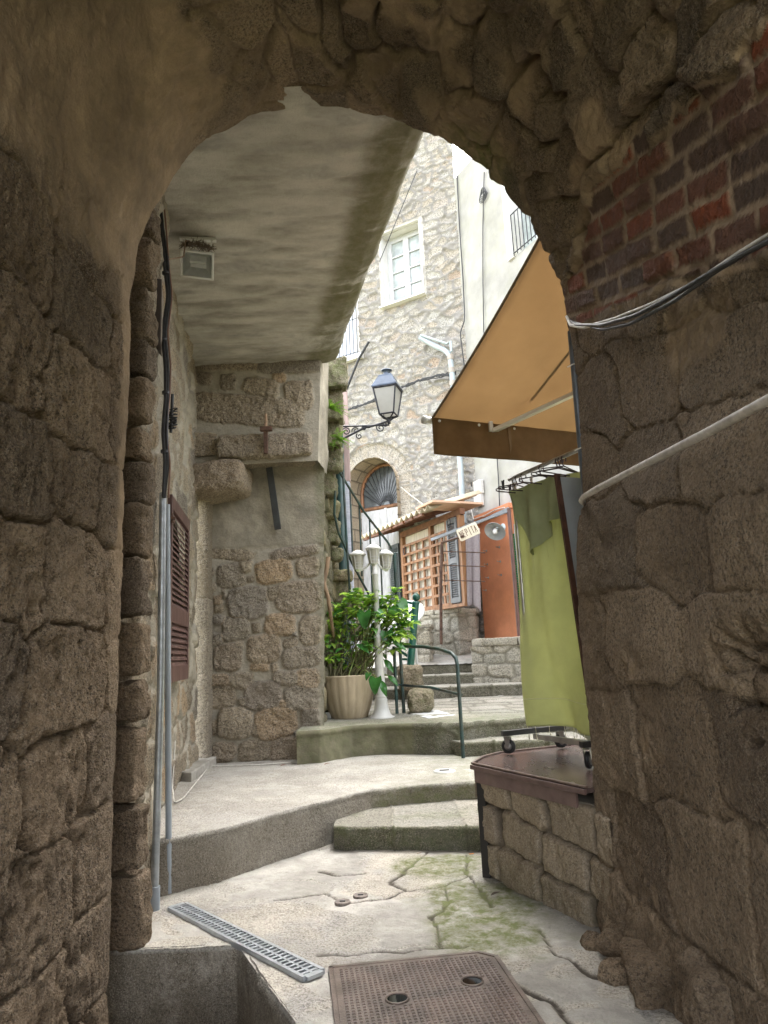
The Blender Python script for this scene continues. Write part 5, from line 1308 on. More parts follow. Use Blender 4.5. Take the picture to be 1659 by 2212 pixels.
# ---- curtain and the display frame of the shop
m = MB(); cu = np.linspace(0, 1, 40); cv = np.linspace(0, 1, 40)
cA = PL(998, 1150, p0+PN*.25, PN); cB = PL(1045, 1140, p0+PN*.25, PN)
ct = [A(998, 1160, 13.35), A(1036, 1140, 13.25)]; cbm = [A(1006, 1300, 13.35), A(1040, 1318, 13.25)]
P_ = np.zeros((40, 40, 3))
for i, u in enumerate(cu):
    for j, v in enumerate(cv):
        tp_ = ct[0]*(1-u)+ct[1]*u; bp = cbm[0]*(1-u)+cbm[1]*u; g_ = (1-.25*math.sin(math.pi*v))
        q = tp_*(1-v)+bp*v; q = q+V3(.02*math.sin(u*15+2*v)*(.4+v), .05*math.sin(u*15+1.5*math.sin(u*5))*(.5+.5*v), -.05*math.sin(u*9)*v**6)
        P_[i, j] = q
m.grid(P_); o = solid(m.build('curtain', paint('mauve_grey_cloth', (0.36, 0.31, 0.32), 0.9, var=0.1, scale=30, trans=0.25)), .004)
tag(o, 'mauve grey curtain gathered beside the orange wall', 'curtain')
t = thing('display_rack', A(950, 1390, 13.0), 'rusty metal frame with thin rods and a sloping bar in front of the trellis', 'frame')
m = MB(); m.tube([A(955, 1172, 12.9), A(952, 1260, 12.9), A(953, 1392, 12.9)], .028, 8); m.tube([A(955, 1172, 12.9), A(1002, 1158, 12.4)], .02, 8); m.build('post', rust, t)
for y in (1192, 1222, 1254):
    m = MB(); m.tube([A(953, y-1, 12.9), A(1048, y+2, 12.6)], .009, 6); m.build('rod', rust, t)
ka, kb = A(932, 1166, 13.1), A(1099, 1103, 12.2)
m = MB(); m.beam(ka, kb, .05, .05); m.beam(ka+V3(.35, -.15, .035), kb+V3(0, 0, .05), .03, .03); m.build('bar', galv, t)
m = MB(); m.tube([kb+V3(0, 0, .04), A(1122, 1374, 12.2)], .035, 8); m.build('upright', paint('brown_metal_frame', (0.12, 0.06, 0.05), 0.5, var=0.2), t)
# sign NEPITA
sa1, sb1 = A(990, 1158, 12.45), A(1033, 1139, 12.45)
su = nrm(sb1-sa1); sn = nrm(np.cross(su, (0, 0, 1)))
if np.dot(sn, CAM-sa1) < 0: sn = -sn
su_n = su; sv = nrm(np.cross(sn, su)); sv = sv if sv[2] > 0 else -sv
sl_ = np.linalg.norm(sb1-sa1); shh = 27/FPX*np.dot(sa1-CAM, Fw)/2
t = thing('shop_sign', (sa1+sb1)/2, 'small cream wooden sign lettered NEPITA hung from the sloping bar', 'sign')
cS = (sa1+sb1)/2
m = MB(); m.prism([cS+su*a*sl_/2+sv*b*shh for a, b in ((-1, -.75), (-.9, -1), (.95, -1), (1, -.4), (1, .8), (.92, 1), (-.92, 1), (-1, .7))], -sn*.02)
bevel(m.build('board', paint('cream_board', (0.68, 0.61, 0.48), 0.7, var=0.08, scale=20), t), .003)
GL = {'N': [((0, 0), (0, 1)), ((0, 1), (1, 0)), ((1, 0), (1, 1))], 'E': [((0, 0), (0, 1)), ((0, 1), (.9, 1)), ((0, .5), (.7, .5)), ((0, 0), (.9, 0))], 'P': [((0, 0), (0, 1)), ((0, 1), (.85, 1)), ((.85, 1), (.85, .5)), ((.85, .5), (0, .5))],
      'I': [((.5, 0), (.5, 1)), ((.25, 0), (.75, 0)), ((.25, 1), (.75, 1))], 'T': [((.5, 0), (.5, 1)), ((0, 1), (1, 1))], 'A': [((0, 0), (.5, 1)), ((.5, 1), (1, 0)), ((.22, .4), (.78, .4))]}
m = MB(); cw = sl_*.86/6
for k, ch in enumerate('NEPITA'):
    o_ = cS-su*sl_*.43+su*(k*cw+cw*.2)-sv*shh*.58+sn*.004
    P2 = lambda q: o_+su*q[0]*cw*.6+sv*q[1]*shh*1.16
    for a, b in GL[ch]: m.beam(P2(a), P2(b), .0095, .004, sn) if abs(np.dot(nrm(P2(b)-P2(a)), sn)) < .9 else None
    for a in ((0, 0), (0, 1), (1, 0), (1, 1)):
        if ch in 'NA' and not (ch == 'A' and a[1] == 1): m.beam(P2((a[0]-.1, a[1])), P2((a[0]+.1, a[1])), .007, .004, sn)
m.build('lettering', paint('brown_letters', (0.13, 0.055, 0.03), 0.7), t)
# wall lamp
wl0 = PL(1087, 1140, o0, ON)
t = thing('wall_lamp', wl0, 'grey enamel wall lamp with a swan neck on the orange wall', 'lamp')
m = MB(); m.lathe(wl0, [(.085, 0), (.085, .015), (.05, .03)], 16, ON); hd = A(1071, 1144, wl0[1]-.32)
m.tube([wl0, wl0+ON*.16+V3(0, 0, .0), wl0*.4+hd*.6+V3(0, 0, .05), hd+V3(0, 0, .0)], .016, 8); m.build('arm', paint('pale_blue_enamel', (0.55, 0.68, 0.72), 0.3), t)
ax_ = nrm(CAM-hd); ax_ = nrm(ax_*V3(1, 1, .2)*.75+V3(-.35, 0, -.75))
m = MB(); m.lathe(hd-ax_*.06, [(.03, 0), (.05, .03), (.12, .08), (.20, .12), (.205, .125)], 24, ax_, cap=False); solid(m.build('shade', paint('grey_enamel', (0.42, 0.44, 0.45), 0.3, 0.2, var=0.1), t), .006)
m = MB(); m.lathe(hd-ax_*.03, [(.03, 0), (.04, .05), (.05, .11), (.03, .15), (0, .165)], 14, ax_); m.build('bulb', paint('milky_bulb', (0.75, 0.74, 0.7), 0.2, var=0.02), t)

# ---- manhole cover and drains
mh0 = Z(720, 2100, 0); mu = nrm((0.991, 0.134, 0)); mv = V3(mu[1], -mu[0], 0); MS = 0.82
def MP(a, b, z): return V3(mh0[0], mh0[1], 0)+mu*a+mv*b+V3(0, 0, z)
castiron = paint('wet_brown_cast_iron', (0.165, 0.13, 0.11), 0.33, 0.35, var=0.35, scale=7, bump=0.35, bscale=120, dirt=(0.17, 0.10, 0.07), dirt_amt=0.4)
t = thing('manhole_cover', MP(MS/2, MS/2, 0), 'square brown iron manhole cover with a studded grid and two lifting holes', 'manhole cover')
m = MB()
ch = .07
out_ = [(0, 0), (MS-ch, 0), (MS, ch), (MS, MS), (0, MS)]
m.prism([MP(a, b, -.03) for a, b in out_], (0, 0, .05)); pl_ = m.build('plate', castiron, t)
hls = []
for x, y in ((858, 2158), (1020, 2120)):
    q = Z(x, y, .02)-MP(0, 0, .02); hls.append((float(np.dot(q, mu)), float(np.dot(q, mv))))
m = MB(); npt = 30; pit_ = (MS-.05)/npt
for i in range(npt):
    for j in range(npt):
        a, b = .025+pit_*(i+.5), .025+pit_*(j+.5)
        if a-b > MS-ch-.05: continue
        if any(math.hypot(a-c[0], b-c[1]) < .072 for c in hls): continue
        w_ = pit_*.33; z0_, z1_ = .0202, .0262
        vs = [MP(a+sx*w_, b+sy*w_, z0_) for sx, sy in ((-1, -1), (1, -1), (1, 1), (-1, 1))]+[MP(a+sx*w_*.7, b+sy*w_*.7, z1_) for sx, sy in ((-1, -1), (1, -1), (1, 1), (-1, 1))]
        m.add(vs, [(4, 5, 6, 7), (0, 1, 5, 4), (1, 2, 6, 5), (2, 3, 7, 6), (3, 0, 4, 7)])
o = m.build('studs', castiron, t)
fixn = lambda o: (o.data.validate(), None)
for c in hls:
    m = MB(); m.tube([MP(c[0]+.052*math.cos(a), c[1]+.052*math.sin(a), .022) for a in np.linspace(0, 2*math.pi, 25)[:-1]], .006, 6, closed=True); m.build('hole_rim', castiron, t)
    m = MB(); m.add([MP(c[0]+.05*math.cos(a), c[1]+.05*math.sin(a), .0215) for a in np.linspace(0, -2*math.pi, 25)[:-1]], [tuple(range(24))]); m.build('lifting_hole', paint('black_water', (0.012, 0.012, 0.01), 0.03, spec=0.8), t)
m = MB()
for a, b, w_, l_ in ((MS/2-ch/2, -.013, (MS-ch)/2+.02, .011), (-.013, MS/2, .011, MS/2+.02), (MS+.013, MS/2+ch/2, .011, MS/2-ch/2+.02)): m.obox(MP(a, b, .0), mu*w_, mv*l_, V3(0, 0, .022))
m.beam(MP(MS-ch+.01, -.012, .0), MP(MS+.012, ch-.01, .0), .02, .044); m.build('frame', castiron, t)
d0, d1 = Z(383, 1962, 0), Z(678, 2112, 0); du = nrm(d1-d0); dvv = V3(-du[1], du[0], 0); dl_ = np.linalg.norm((d1-d0)[:2])
t = thing('drain_grate', (d0+d1)/2, 'long galvanised drain grate with slots set across the paving beside the sunken entry', 'drain')
gz = .019
m = MB()
for s_ in (-1, 1): m.obox((d0+d1)/2+dvv*s_*.058+V3(0, 0, gz-.012), du*dl_/2, dvv*.010, V3(0, 0, .016))
nb_ = 38
for k in range(nb_+1):
    w_ = .0085 if 0 < k < nb_ else .02
    m.obox(d0+du*dl_*k/nb_+V3(0, 0, gz-.006), du*w_, dvv*.05, V3(0, 0, .008))
m.obox((d0+d1)/2+V3(0, 0, gz-.0055), du*dl_/2, dvv*.007, V3(0, 0, .0078))
m.build('grate', paint('galvanised_grate', (0.46, 0.49, 0.52), 0.4, 0.6, var=0.15, scale=10, dirt=(0.3, 0.29, 0.26), dirt_amt=0.3), t)
m = MB(); m.obox((d0+d1)/2+V3(0, 0, .004), du*dl_/2, dvv*.05, V3(0, 0, .004)); m.build('channel', paint('dark_channel', (0.02, 0.02, 0.018), 0.9), t)
for (x, y, zz_, r_, lab) in [(740, 1952, 0, .052, 'small round iron water cap in the paving, the nearer of two'), (779, 1938, 0, .05, 'small round iron water cap in the paving, the farther of two')]:
    c = Z(x, y, 0); t = thing('water_cap', c, lab, 'water cap', 'round iron caps in the paving')
    m = MB(); m.lathe(c+V3(0, 0, .0), [(r_, -.03), (r_, .012), (r_*.93, .017), (r_*.86, .013), (0, .014)], 24); m.build('lid', paint('grey_iron', (0.20, 0.17, 0.15), 0.6, .3, var=.3, scale=40, bump=.4), t)
    m = MB(); m.obox(c+V3(0, 0, .016), V3(.018, 0, 0), V3(0, .006, 0), V3(0, 0, .003)); m.build('slot', blackc, t)
c = Z(960, 1668, ZL)
m = MB(); m.lathe(c+V3(0, 0, -.02), [(.115, 0), (.115, .034), (.1, .04), (0, .036)], 24); o = m.build('landing_drain', paint('white_drain', (0.55, 0.54, 0.5), 0.6, var=.15)); tag(o, 'pale round drain lid with a dark slot in the cement landing', 'drain')
m = MB(); m.obox(c+V3(.0, 0, .022), V3(.05, 0, 0), V3(0, .02, 0), V3(0, 0, .003)); raw_mesh('slot', m.v, m.f, blackc, o, False)
hz_ = lambda x, y: Z(x, y, ZU+.04)
def landz(Yq): return ZU+(zb-ZU)*max(0, (Yq-9.1)/(12.2-9.1))
q = []
for x, y in [(885, 1541), (942, 1533), (985, 1544), (925, 1551)]:
    p = Z(x, y, ZU)
    for _ in range(8): p = Z(x, y, landz(p[1])+.012)
    q.append(p)
m = MB(); m.prism([p-V3(0, 0, .03) for p in q], (0, 0, .03)); o = m.build('paving_hatch', paint('pale_slab', (0.55, 0.55, 0.54), 0.7, var=.08, scale=9)); bevel(o, .006); tag(o, 'pale flat inspection slab let into the upper landing', 'hatch')
m = MB(); tl = Z(485, 2040, -.015); m.obox(tl, V3(.075, .01, 0), V3(-.01, .035, 0), V3(0, 0, .014)); o = m.build('tile_fragment', paint('broken_red_tile', (0.26, 0.075, 0.045), 0.8, var=.2, scale=30, bump=.3)); bevel(o, .004); tag(o, 'broken red tile stuck in the edge of the sunken entry', 'tile')

# ---- stone plinth with a wooden top, outside the arch on the right
M['plinth'] = stone_mat('brown_ashlar', [(0.27, 0.215, 0.15), (0.34, 0.27, 0.19), (0.30, 0.235, 0.16), (0.25, 0.20, 0.15)], (0.07, 0.055, 0.04), gscale=60, grain=.5, bump=.6)
t = thing('stone_plinth', (.8, 4.9, 0), 'low plinth of squared brown stones under the dark wooden counter', 'plinth')
P = loft([[(.62, 5.6, -.06), (.60, 5.44, -.06), (1.10, 4.36, -.06), (1.14, 4.1, -.06)], [(.62, 5.6, .655), (.60, 5.44, .655), (1.10, 4.36, .655), (1.14, 4.1, .655)]], .013)
L_ = np.concatenate([[0], np.cumsum(np.linalg.norm(np.diff(P[:, 0], axis=0), axis=1))])[:, None]*np.ones(P.shape[1]); Q = np.stack([L_, P[..., 2], 0*L_], -1)
d, r1 = cells(L_+.03*fbm(Q, 3, 3, 1), P[..., 2]+.02+.02*fbm(Q, 4, 3, 2)+.05*(L_-.5), .46, .235, 83, .22, 8.0)
jj = 1-sstep(.001, .014, d+.006*fbm(Q, 10, 2, 3))
h = .10*FACET+.010*sstep(0, .02, d)+.03*(r1-.5)-.04*jj+.015*fbm(Q, 6, 4, 4)+.010*fbm(Q, 22, 3, 5)
grid_obj('wall', P, h, np.stack([r1, jj*.9, 0*d, .15*sstep(.3, 0, P[..., 2])], -1), M['plinth'], t, False)
m = MB(); m.prism([V3(.63, 5.45, .60), V3(1.13, 4.36, .60), V3(2.1, 4.8, .60), V3(1.6, 6.2, .60)], (0, 0, .06)); m.build('cap', paint('dry_mortar', (0.2, 0.17, 0.13), .9, bump=.4), t)
wtop = paint('dark_stained_plywood', (0.075, 0.048, 0.042), 0.26, var=0.35, scale=5, stretch=(1, .25, 1), bump=.12, bscale=30, dirt=(0.16, 0.12, 0.105), dirt_amt=.5)
t = thing('wooden_counter', (1.1, 5.2, .7), 'dark stained plywood counter with a cut corner lying on the stone plinth', 'counter')
zt = .76
f1, f2 = Z(1020, 1650, zt), Z(1268, 1703, zt); g1 = Z(1043, 1636, zt); b1_ = Z(1078, 1627, zt)
poly = [f2, f1, g1, b1_, b1_+E1*1.1, f2+E1*1.3]
m = MB(); m.prism([p-V3(0, 0, .028) for p in poly], (0, 0, .028)); o = m.build('top', wtop, t); bevel(o, .004)
m = MB()
for a, b in ((f2, f1), (f1, g1), (g1, b1_), (b1_, b1_+E1*1.1)): m.beam(a+V3(0, 0, .006), b+V3(0, 0, .006), .022, .012)
bevel(m.build('raised_edge', paint('worn_edge', (0.12, 0.08, 0.065), .45, var=.3, scale=20, dirt=(.3, .2, .13), dirt_amt=.4), t), .003)
ed = paint('plywood_edge', (0.10, 0.065, 0.055), .55, var=.3, scale=60, stretch=(.1, .1, 6))
fd = nrm(f1-f2); fn = V3(-fd[1], fd[0], 0); fn = fn if np.dot(fn, CAM-f1) > 0 else -fn
a, b = f1-fn*.02, f2-fn*.02+fd*.12
m = MB(); m.beam(a-V3(0, 0, .028+.05), b-V3(0, 0, .028+.05), .02, .098); m.beam(f1+fn*.012-V3(0, 0, .02), f2+fn*.012-V3(0, 0, .02), .02, .03); bevel(m.build('apron', paint('pinkish_brown_board', (0.13, 0.078, 0.068), .5, var=.2, scale=9, dirt=(.2, .14, .11), dirt_amt=.4), t), .003)
m = MB(); lg = f1-fn*.05-fd*.03; m.beam(V3(lg[0], lg[1], .73), V3(lg[0]-.0, lg[1], .0), .06, .06, (0.5, .9, 0)); bevel(m.build('leg', paint('black_painted_wood', (0.012, 0.010, 0.009), .5), t), .004)
m = MB(); m.beam(V3(lg[0], lg[1], .40)-fn*.0+V3(.03, .07, 0), V3(lg[0], lg[1], .40)+E1*.5+V3(.03, .07, 0), .02, .66); m.build('side_board', paint('black_board', (0.014, 0.011, 0.01), .6), t)

# ---- clothes rack on the counter, with hangers and cloths
rk0 = Z(1100, 1628, zt+.006)
rack = thing('clothes_rack', rk0, 'steel clothes rack on rubber castors standing on the dark counter', 'clothes rack')
rsteel = paint('dull_chrome', (0.40, 0.39, 0.37), .35, .8, var=.2, scale=12, dirt=(.22, .2, .17), dirt_amt=.4)
rdark = paint('dark_square_tube', (0.06, 0.06, 0.06), .45, .4, var=.2)
WR = .055
c1 = rk0+V3(0, 0, WR); c2 = c1+E1*.50
def caster(c, yaw_):
    d = V3(math.cos(yaw_), math.sin(yaw_), 0); a = V3(-d[1], d[0], 0)
    w_ = MB(); w_.lathe(c-a*.016, [(.0, 0), (WR*.8, 0), (WR, .006), (WR, .026), (WR*.8, .032), (0, .032)], 20, a); ob_ = w_.build('castor', paint('black_rubber', (0.02, 0.02, 0.02), .6), rack)
    h_ = MB(); h_.lathe(c-a*.018, [(0, 0), (.03, 0), (.03, .036), (0, .036)], 14, a); h_.build('hub', rsteel, ob_)
    k_ = MB()
    for s_ in (-1, 1): k_.prism([c+a*s_*.021+q_ for q_ in (d*.012-V3(0, 0, .01), -d*.012-V3(0, 0, .01), -d*.03+V3(0, 0, .07), d*.02+V3(0, 0, .07))], a*s_*.003)
    k_.obox(c+V3(0, 0, .072)-d*.005, d*.03, a*.024, V3(0, 0, .003)); k_.tube([c+V3(0, 0, .07), c+V3(0, 0, .11)], .009, 8); k_.build('fork', rsteel, ob_)
caster(c1, -.5); caster(c2, .3); caster(c2-E2*1.0, .3); caster(c1-E2*.95, 1.0)
zb_ = c1[2]+.10
bA0, bA1 = c1-E1*.05+V3(0, 0, .10), c2+E1*.05+V3(0, 0, .10)
m = MB(); m.beam(bA0, bA1, .04, .04); bevel(m.build('foot_bar', rdark, rack), .004)
m = MB(); m.beam(bA0-E2*.95, bA1-E2*.95, .04, .04); bevel(m.build('foot_bar', rdark, rack), .004)
mid_ = (bA0+bA1)/2
m = MB(); m.beam(mid_-V3(0, 0, .045), mid_-E2*.95-V3(0, 0, .045), .035, .04); bevel(m.build('base_bar', rsteel, rack), .004)
R0 = A(1104, 1033, mid_[1]); ztopr = R0[2]; 
for k in (0, .95):
    m = MB(); m.tube([mid_-E2*k, V3(mid_[0], mid_[1], ztopr)-E2*k], .015, 10); m.build('upright', rsteel, rack)
ra_ = V3(mid_[0], mid_[1], ztopr); m = MB(); m.tube([ra_+E2*.06, ra_-E2*1.05], .017, 10); m.build('rail', rsteel, rack)
wirem = paint('brown_wire', (0.05, 0.03, 0.035), .5, .3)
def hanger():
    m = MB(); W_ = .235
    hk_ = [V3(.024*math.cos(a), 0, .0+.024*math.sin(a)) for a in np.linspace(-.6, math.pi, 12)]
    pts = hk_[::1]+[V3(-.012, 0, -.04), V3(0, 0, -.055)]
    T_ = [V3(0, 0, -.055), V3(W_*.9, 0, -.10), V3(W_, 0, -.107), V3(W_, 0, -.12), V3(W_*.9, 0, -.125), V3(-W_*.9, 0, -.125), V3(-W_, 0, -.12), V3(-W_, 0, -.107), V3(-W_*.9, 0, -.10)]
    m.tube(pts, .005, 6); m.tube(T_, .005, 6, closed=True)
    o = m.build('wire_hanger', wirem); return o
hg = hanger()
HL = [(.06, .06, 'empty wire hanger at the very end of the rack rail'), (.15, -.12, 'wire hanger second from the end of the rail, above the dark green cloth'), (.40, .1, 'wire hanger midway along the rail above the green cloth'), (.62, -.18, 'wire hanger in a bunch near the arch wall, first of the bunch'), (.65, -.02, 'wire hanger in the bunch near the arch wall, in its middle'), (.69, .12, 'wire hanger in the bunch closest to the arch wall')]
for k, (t_, ya, lab) in enumerate(HL):
    o = hg if k == 0 else copy_tree(hg)
    o.location = Vector(ra_-E2*t_); o.rotation_euler = (.05*(k % 3-1), .03*(k % 2), math.atan2(E1[1], E1[0])+ya)
    tag(o, lab, 'hanger', 'wire hangers on the rack')
# mesh origin of the hanger is at the rail
me = hg.data
oz = max(v.co.z for v in me.vertices)
for v in me.vertices: v.co.z -= oz-.006
lime = paint('lime_green_cloth', (0.56, 0.575, 0.32), .85, var=.05, scale=7, trans=.55, bump=.15, bscale=300)
olive = paint('olive_green_cloth', (0.42, 0.45, 0.26), .85, var=.08, scale=7, trans=.45, bump=.15, bscale=300)
T0 = ra_+E2*.03+V3(0, 0, -.13)
zbt = A(1143, 1562, T0[1])[2]
CD = nrm(-E2+E1*.06); CW = 1.05; CN = V3(CD[1], -CD[0], 0); CN = CN if np.dot(CN, CAM-T0) > 0 else -CN
nu_, nv_ = 90, 120
P = np.zeros((nu_, nv_, 3))
for i in range(nu_):
    u = i/(nu_-1)
    for j in range(nv_):
        v = j/(nv_-1)
        zt__ = T0[2]-.02*math.sin(math.pi*min(1, u*2.2))**2*(1-v)
        z = zt__*(1-v)+(zbt-.02-.03*u+.012*math.sin(u*7))*v
        fold = .07*math.sin(u*8.5+1.6*v)*(.3+.7*v)+.035*math.sin(u*19+2.0)*(1-v)**1.2+.035*math.sin((u-.4*v)*15)*v+.012*math.sin(u*41+3*v)*(1-v)
        P[i, j] = V3(T0[0], T0[1], 0)+CD*(u*CW)+V3(0, 0, z)+CN*(fold-.03)
m = MB(); m.grid(P); cl = thing('green_cloth', T0, 'long lime green cloth with a fringed hem pegged to the rack', 'cloth')
o = m.build('cloth', lime, cl); solid(o, .003)
m = MB(); m.tube([P[i, 106]+CN*.004 for i in range(nu_)], .004, 5); m.build('hem', paint('pale_stitching', (0.62, 0.62, 0.42), .9), cl)
m = MB(); rg = random.Random(5)
for i in range(2, nu_, 7):
    p = P[i, -1]; L_ = rg.uniform(.07, .12); m.tube([p, p+V3(rg.uniform(-.01, .01), 0, -L_*.6), p+V3(rg.uniform(-.012, .012), 0, -L_)], [.0022, .0022, .006], 5)
fr = m.build('fringe', paint('cream_tassels', (0.62, 0.58, 0.42), .9), cl); fr['kind'] = 'stuff'
m = MB()
zz_ = T0[2]-(T0[2]-zbt)*.86
bots = [(0, .12), (.04, .22), (.30, .62), (.36, .625), (.55, .55), (.72, .48), (.73, .40), (1, .37)]
nu2, nv2 = 60, 50; P2 = np.zeros((nu2, nv2, 3))
H2 = 0.88
for i in range(nu2):
    u = i/(nu2-1); bt = np.interp(u, [b[0] for b in bots], [b[1] for b in bots])
    for j in range(nv2):
        v = j/(nv2-1); drop = bt*v*H2*1.05
        sk = .10*v*max(0, .36-u)/.36
        P2[i, j] = V3(T0[0], T0[1], T0[2]-drop+.012)+CD*(u*.66+sk)+CN*(.04+.035*math.sin(u*16+.6)*(.3+v*.9)+.02*math.sin(u*33)*v*.6)
m.grid(P2); ol = thing('green_cloth', T0, 'shorter darker olive cloth with a pointed corner hung over the lime green one', 'cloth'); solid(m.build('cloth', olive, ol), .003)
m = MB()
for i in (21, 36, 41, 43, 52):
    p = P2[i, -1]; L_ = .16 if i == 21 else rg.uniform(.05, .14); m.tube([p, p+V3(0, 0, -L_*.5), p+V3(.004, 0, -L_)], .002, 4)
fr = m.build('fringe', paint('pale_threads', (0.5, 0.5, 0.28), .9), ol); fr['kind'] = 'stuff'
for k, (u, dk, lab) in enumerate([(.02, True, 'black clothes peg at the free end of the olive cloth'), (.10, False, 'pale clothes peg beside the black one on the olive cloth'), (.34, False, 'pale clothes peg farther along the rail'), (-.14, True, 'black clothes peg clipped to an empty hanger left of the cloth')]):
    p = T0+CD*u*.9+V3(0, 0, .03)+CN*.03
    if k == 3: p = ra_+E2*-.1-E1*.17+V3(0, 0, -.10)
    m = MB()
    for s_ in (-1, 1): m.prism([p+CD*s_*q_[0]+V3(0, 0, q_[1]) for q_ in ((.002, -.035), (.011, -.035), (.010, 0), (.016, .045), (.008, .045), (.002, 0))], CN*.010)
    o = m.build('clothes_peg', blackc if dk else paint('pale_peg', (0.45, 0.40, 0.34), .5)); tag(o, lab, 'clothes peg', 'clothes pegs on the rack')
# leaning grey panel with a brown edge
pa_, pb_ = A(1206, 1029, 5.02), A(1276, 1500, 4.92)
t = thing('leaning_board', pb_, 'tall grey panel with a dark brown edge leaning between the cloth and the arch', 'panel')
pv = pb_-pa_; pnx = nrm(np.cross(E1, pv))
m = MB(); m.prism([pa_, pa_+E1*.55, pb_+E1*.55, pb_], pnx*.02); bevel(m.build('board', paint('blue_grey_panel', (0.33, 0.36, 0.38), .4, var=.1, scale=3), t), .002)
m = MB(); m.beam(pa_-E1*.012+V3(0, 0, .015), pb_-E1*.012, .02, .04, E1); m.build('edge_strip', paint('brown_edge_strip', (0.09, 0.04, 0.025), .6, var=.4, scale=8), t)

# ---- awning fixed to the far side of the arch
B0 = A(931, 908, 6.0); W0 = A(1166, 513, 4.5)
awn = thing('awning', W0, 'orange brown canvas awning with a dark valance sloping out beyond the arch', 'awning')
AL = 3.4
nA = 40
P = np.zeros((nA, 30, 3))
for i in range(nA):
    for j in range(30):
        f = j/29; u = i/(nA-1)
        P[i, j] = (W0*(1-f)+B0*f)+E1*AL*u+V3(0, 0, -.035*math.sin(math.pi*f)-.01*math.sin(u*20)*math.sin(math.pi*f))
canvas = paint('orange_brown_canvas', (0.34, 0.255, 0.16), .85, var=.05, scale=3, trans=.62, bump=.15, bscale=400)
m = MB(); m.grid(P); o = m.build('canvas', canvas, awn); solid(o, .003)
dz_ = nrm(B0-W0)
vh = .30
P = np.zeros((60, 14, 3))
for i in range(60):
    for j in range(14):
        f = j/13; u = i/59
        P[i, j] = B0+E1*(AL*u-.01)+V3(0, 0, .025-(vh+.045)*f)+E2*(-.036+.012*math.sin(u*19)*f+.006*math.sin(u*41)*f)
m = MB(); m.grid(P); o = m.build('valance', paint('dark_brown_canvas', (0.20, 0.115, 0.045), .85, var=.12, scale=6, trans=.35, bump=.15, bscale=400), awn); solid(o, .003)
m = MB(); m.tube([B0-E1*.05, B0+E1*(AL+.05)], .03, 14); m.build('front_bar', paint('white_bar', (0.6, 0.58, 0.54), .4), awn)
m = MB(); m.lathe(B0-E1*.085, [(.0, 0), (.036, .002), (.04, .03), (.03, .04)], 16, E1); m.build('end_cap', whitepl, awn)
pn = nrm(np.cross(E1, B0-W0))
aw_px = lambda x, y: PL(x, y, B0+V3(0, 0, -.03), pn)
m = MB(); m.beam(aw_px(1063, 925)+V3(0, 0, -.03), aw_px(1250, 822)+V3(0, 0, -.10), .06, .035, (0, 0, 1)); m.tube([aw_px(1060, 918)-V3(0, 0, .06), aw_px(1060, 918)+V3(0, 0, .03)], .022, 10); bevel(m.build('arm', paint('white_aluminium_arm', (0.66, 0.64, 0.6), .35, .3, var=.08), awn), .004)
m = MB(); m.beam(aw_px(1148, 868)+V3(0, 0, .022), aw_px(1245, 742)+V3(0, 0, .0), .025, .004); m.build('seam', paint('canvas_seam', (0.16, 0.11, 0.07), .8), awn)
m = MB(); m.tube(resample([q_+E1*.0 for q_ in [B0*f+W0*(1-f)+V3(0, 0, -.035*math.sin(math.pi*f)) for f in np.linspace(0, 1, 12)]], 20), .011, 6); m.build('hem', paint('canvas_hem', (0.13, 0.085, 0.05), .8), awn)
for x in (945, 1030, 1078, 1105): 
    p = PL(x, 0, B0-E2*.01, E2); u = float(np.dot(PL(x, 915, B0, E2)-B0, E1)); p = B0+E1*u+V3(0, 0, -.012)-E2*.037
    m = MB(); m.lathe(p, [(.014, 0), (.012, .006), (0, .009)], 10, -E2); m.build('rivet', whitepl, awn)
m = MB(); u = float(np.dot(PL(1096, 950, B0, E2)-B0, E1)); m.beam(B0+E1*u-E2*.045+V3(0, 0, .02), B0+E1*u-E2*.045+V3(0, 0, -.01-vh), .03, .004, E2); m.build('valance_seam', paint('valance_seam', (0.17, 0.10, 0.045), .85), awn)

# ---- grey post, cables and handrail on the right side of the arch
ga, gb = A(1234, 716, 4.48), A(1266, 1075, 4.48)
t = thing('grey_post', gb, 'thin grey metal post tied with white string to the corner of the arch', 'post')
m = MB(); m.tube([ga, gb], .026, 12); m.build('post', paint('blue_grey_metal', (0.17, 0.19, 0.22), .4, .5, var=.15), t)
m = MB()
for y in (795, 975):
    p = A(1243+(y-795)*.09, y, 4.44); m.tube([p+V3(-.05, -.03, .0), p+V3(0, -.03, .02), p+V3(.06, -.05, .035), p+V3(.07, -.03, -.12)], .004, 5)
for_s = m.v, m.f
for y in (795, 975):
    m = MB(); p = A(1243+(y-795)*.09, y, 4.44); m.tube(resample([p+V3(-.06, -.02, .0), p+V3(-.02, -.035, .015), p+V3(.03, -.03, .02), p+V3(.045, -.02, -.06), p+V3(.05, -.0, -.13)], 12), .0045, 5); m.build('string', whitec, t)
def wall_tube(name, pts, r_, mt, lab, cat, n=50, dx=0.0, group=None):
    P_ = []
    for x, y, xo in pts:
        d = ray(x, y); Yq = 3.0
        for _ in range(12):
            xw = np.interp(A(x, y, Yq)[2], pz_[:ns//2], px_[:ns//2])+.065*(4.35-Yq)-xo; Yq = min(4.42, max(1.2, xw*d[1]/d[0]))
        P_.append(A(x, y, Yq))
    sl_z = (P_[-1][2]-P_[-2][2])/(P_[-1][1]-P_[-2][1]); zf = P_[-1][2]+sl_z*(-1.2-P_[-1][1])
    P_.append(V3(np.interp(zf, pz_[:ns//2], px_[:ns//2])+.065*5.5-.09, -1.2, zf))          # on along the wall, past the viewer
    P_ = resample(P_, n*2); o = MB().tube(P_, r_, 8).build(name, mt); return tag(o, lab, cat, group), P_
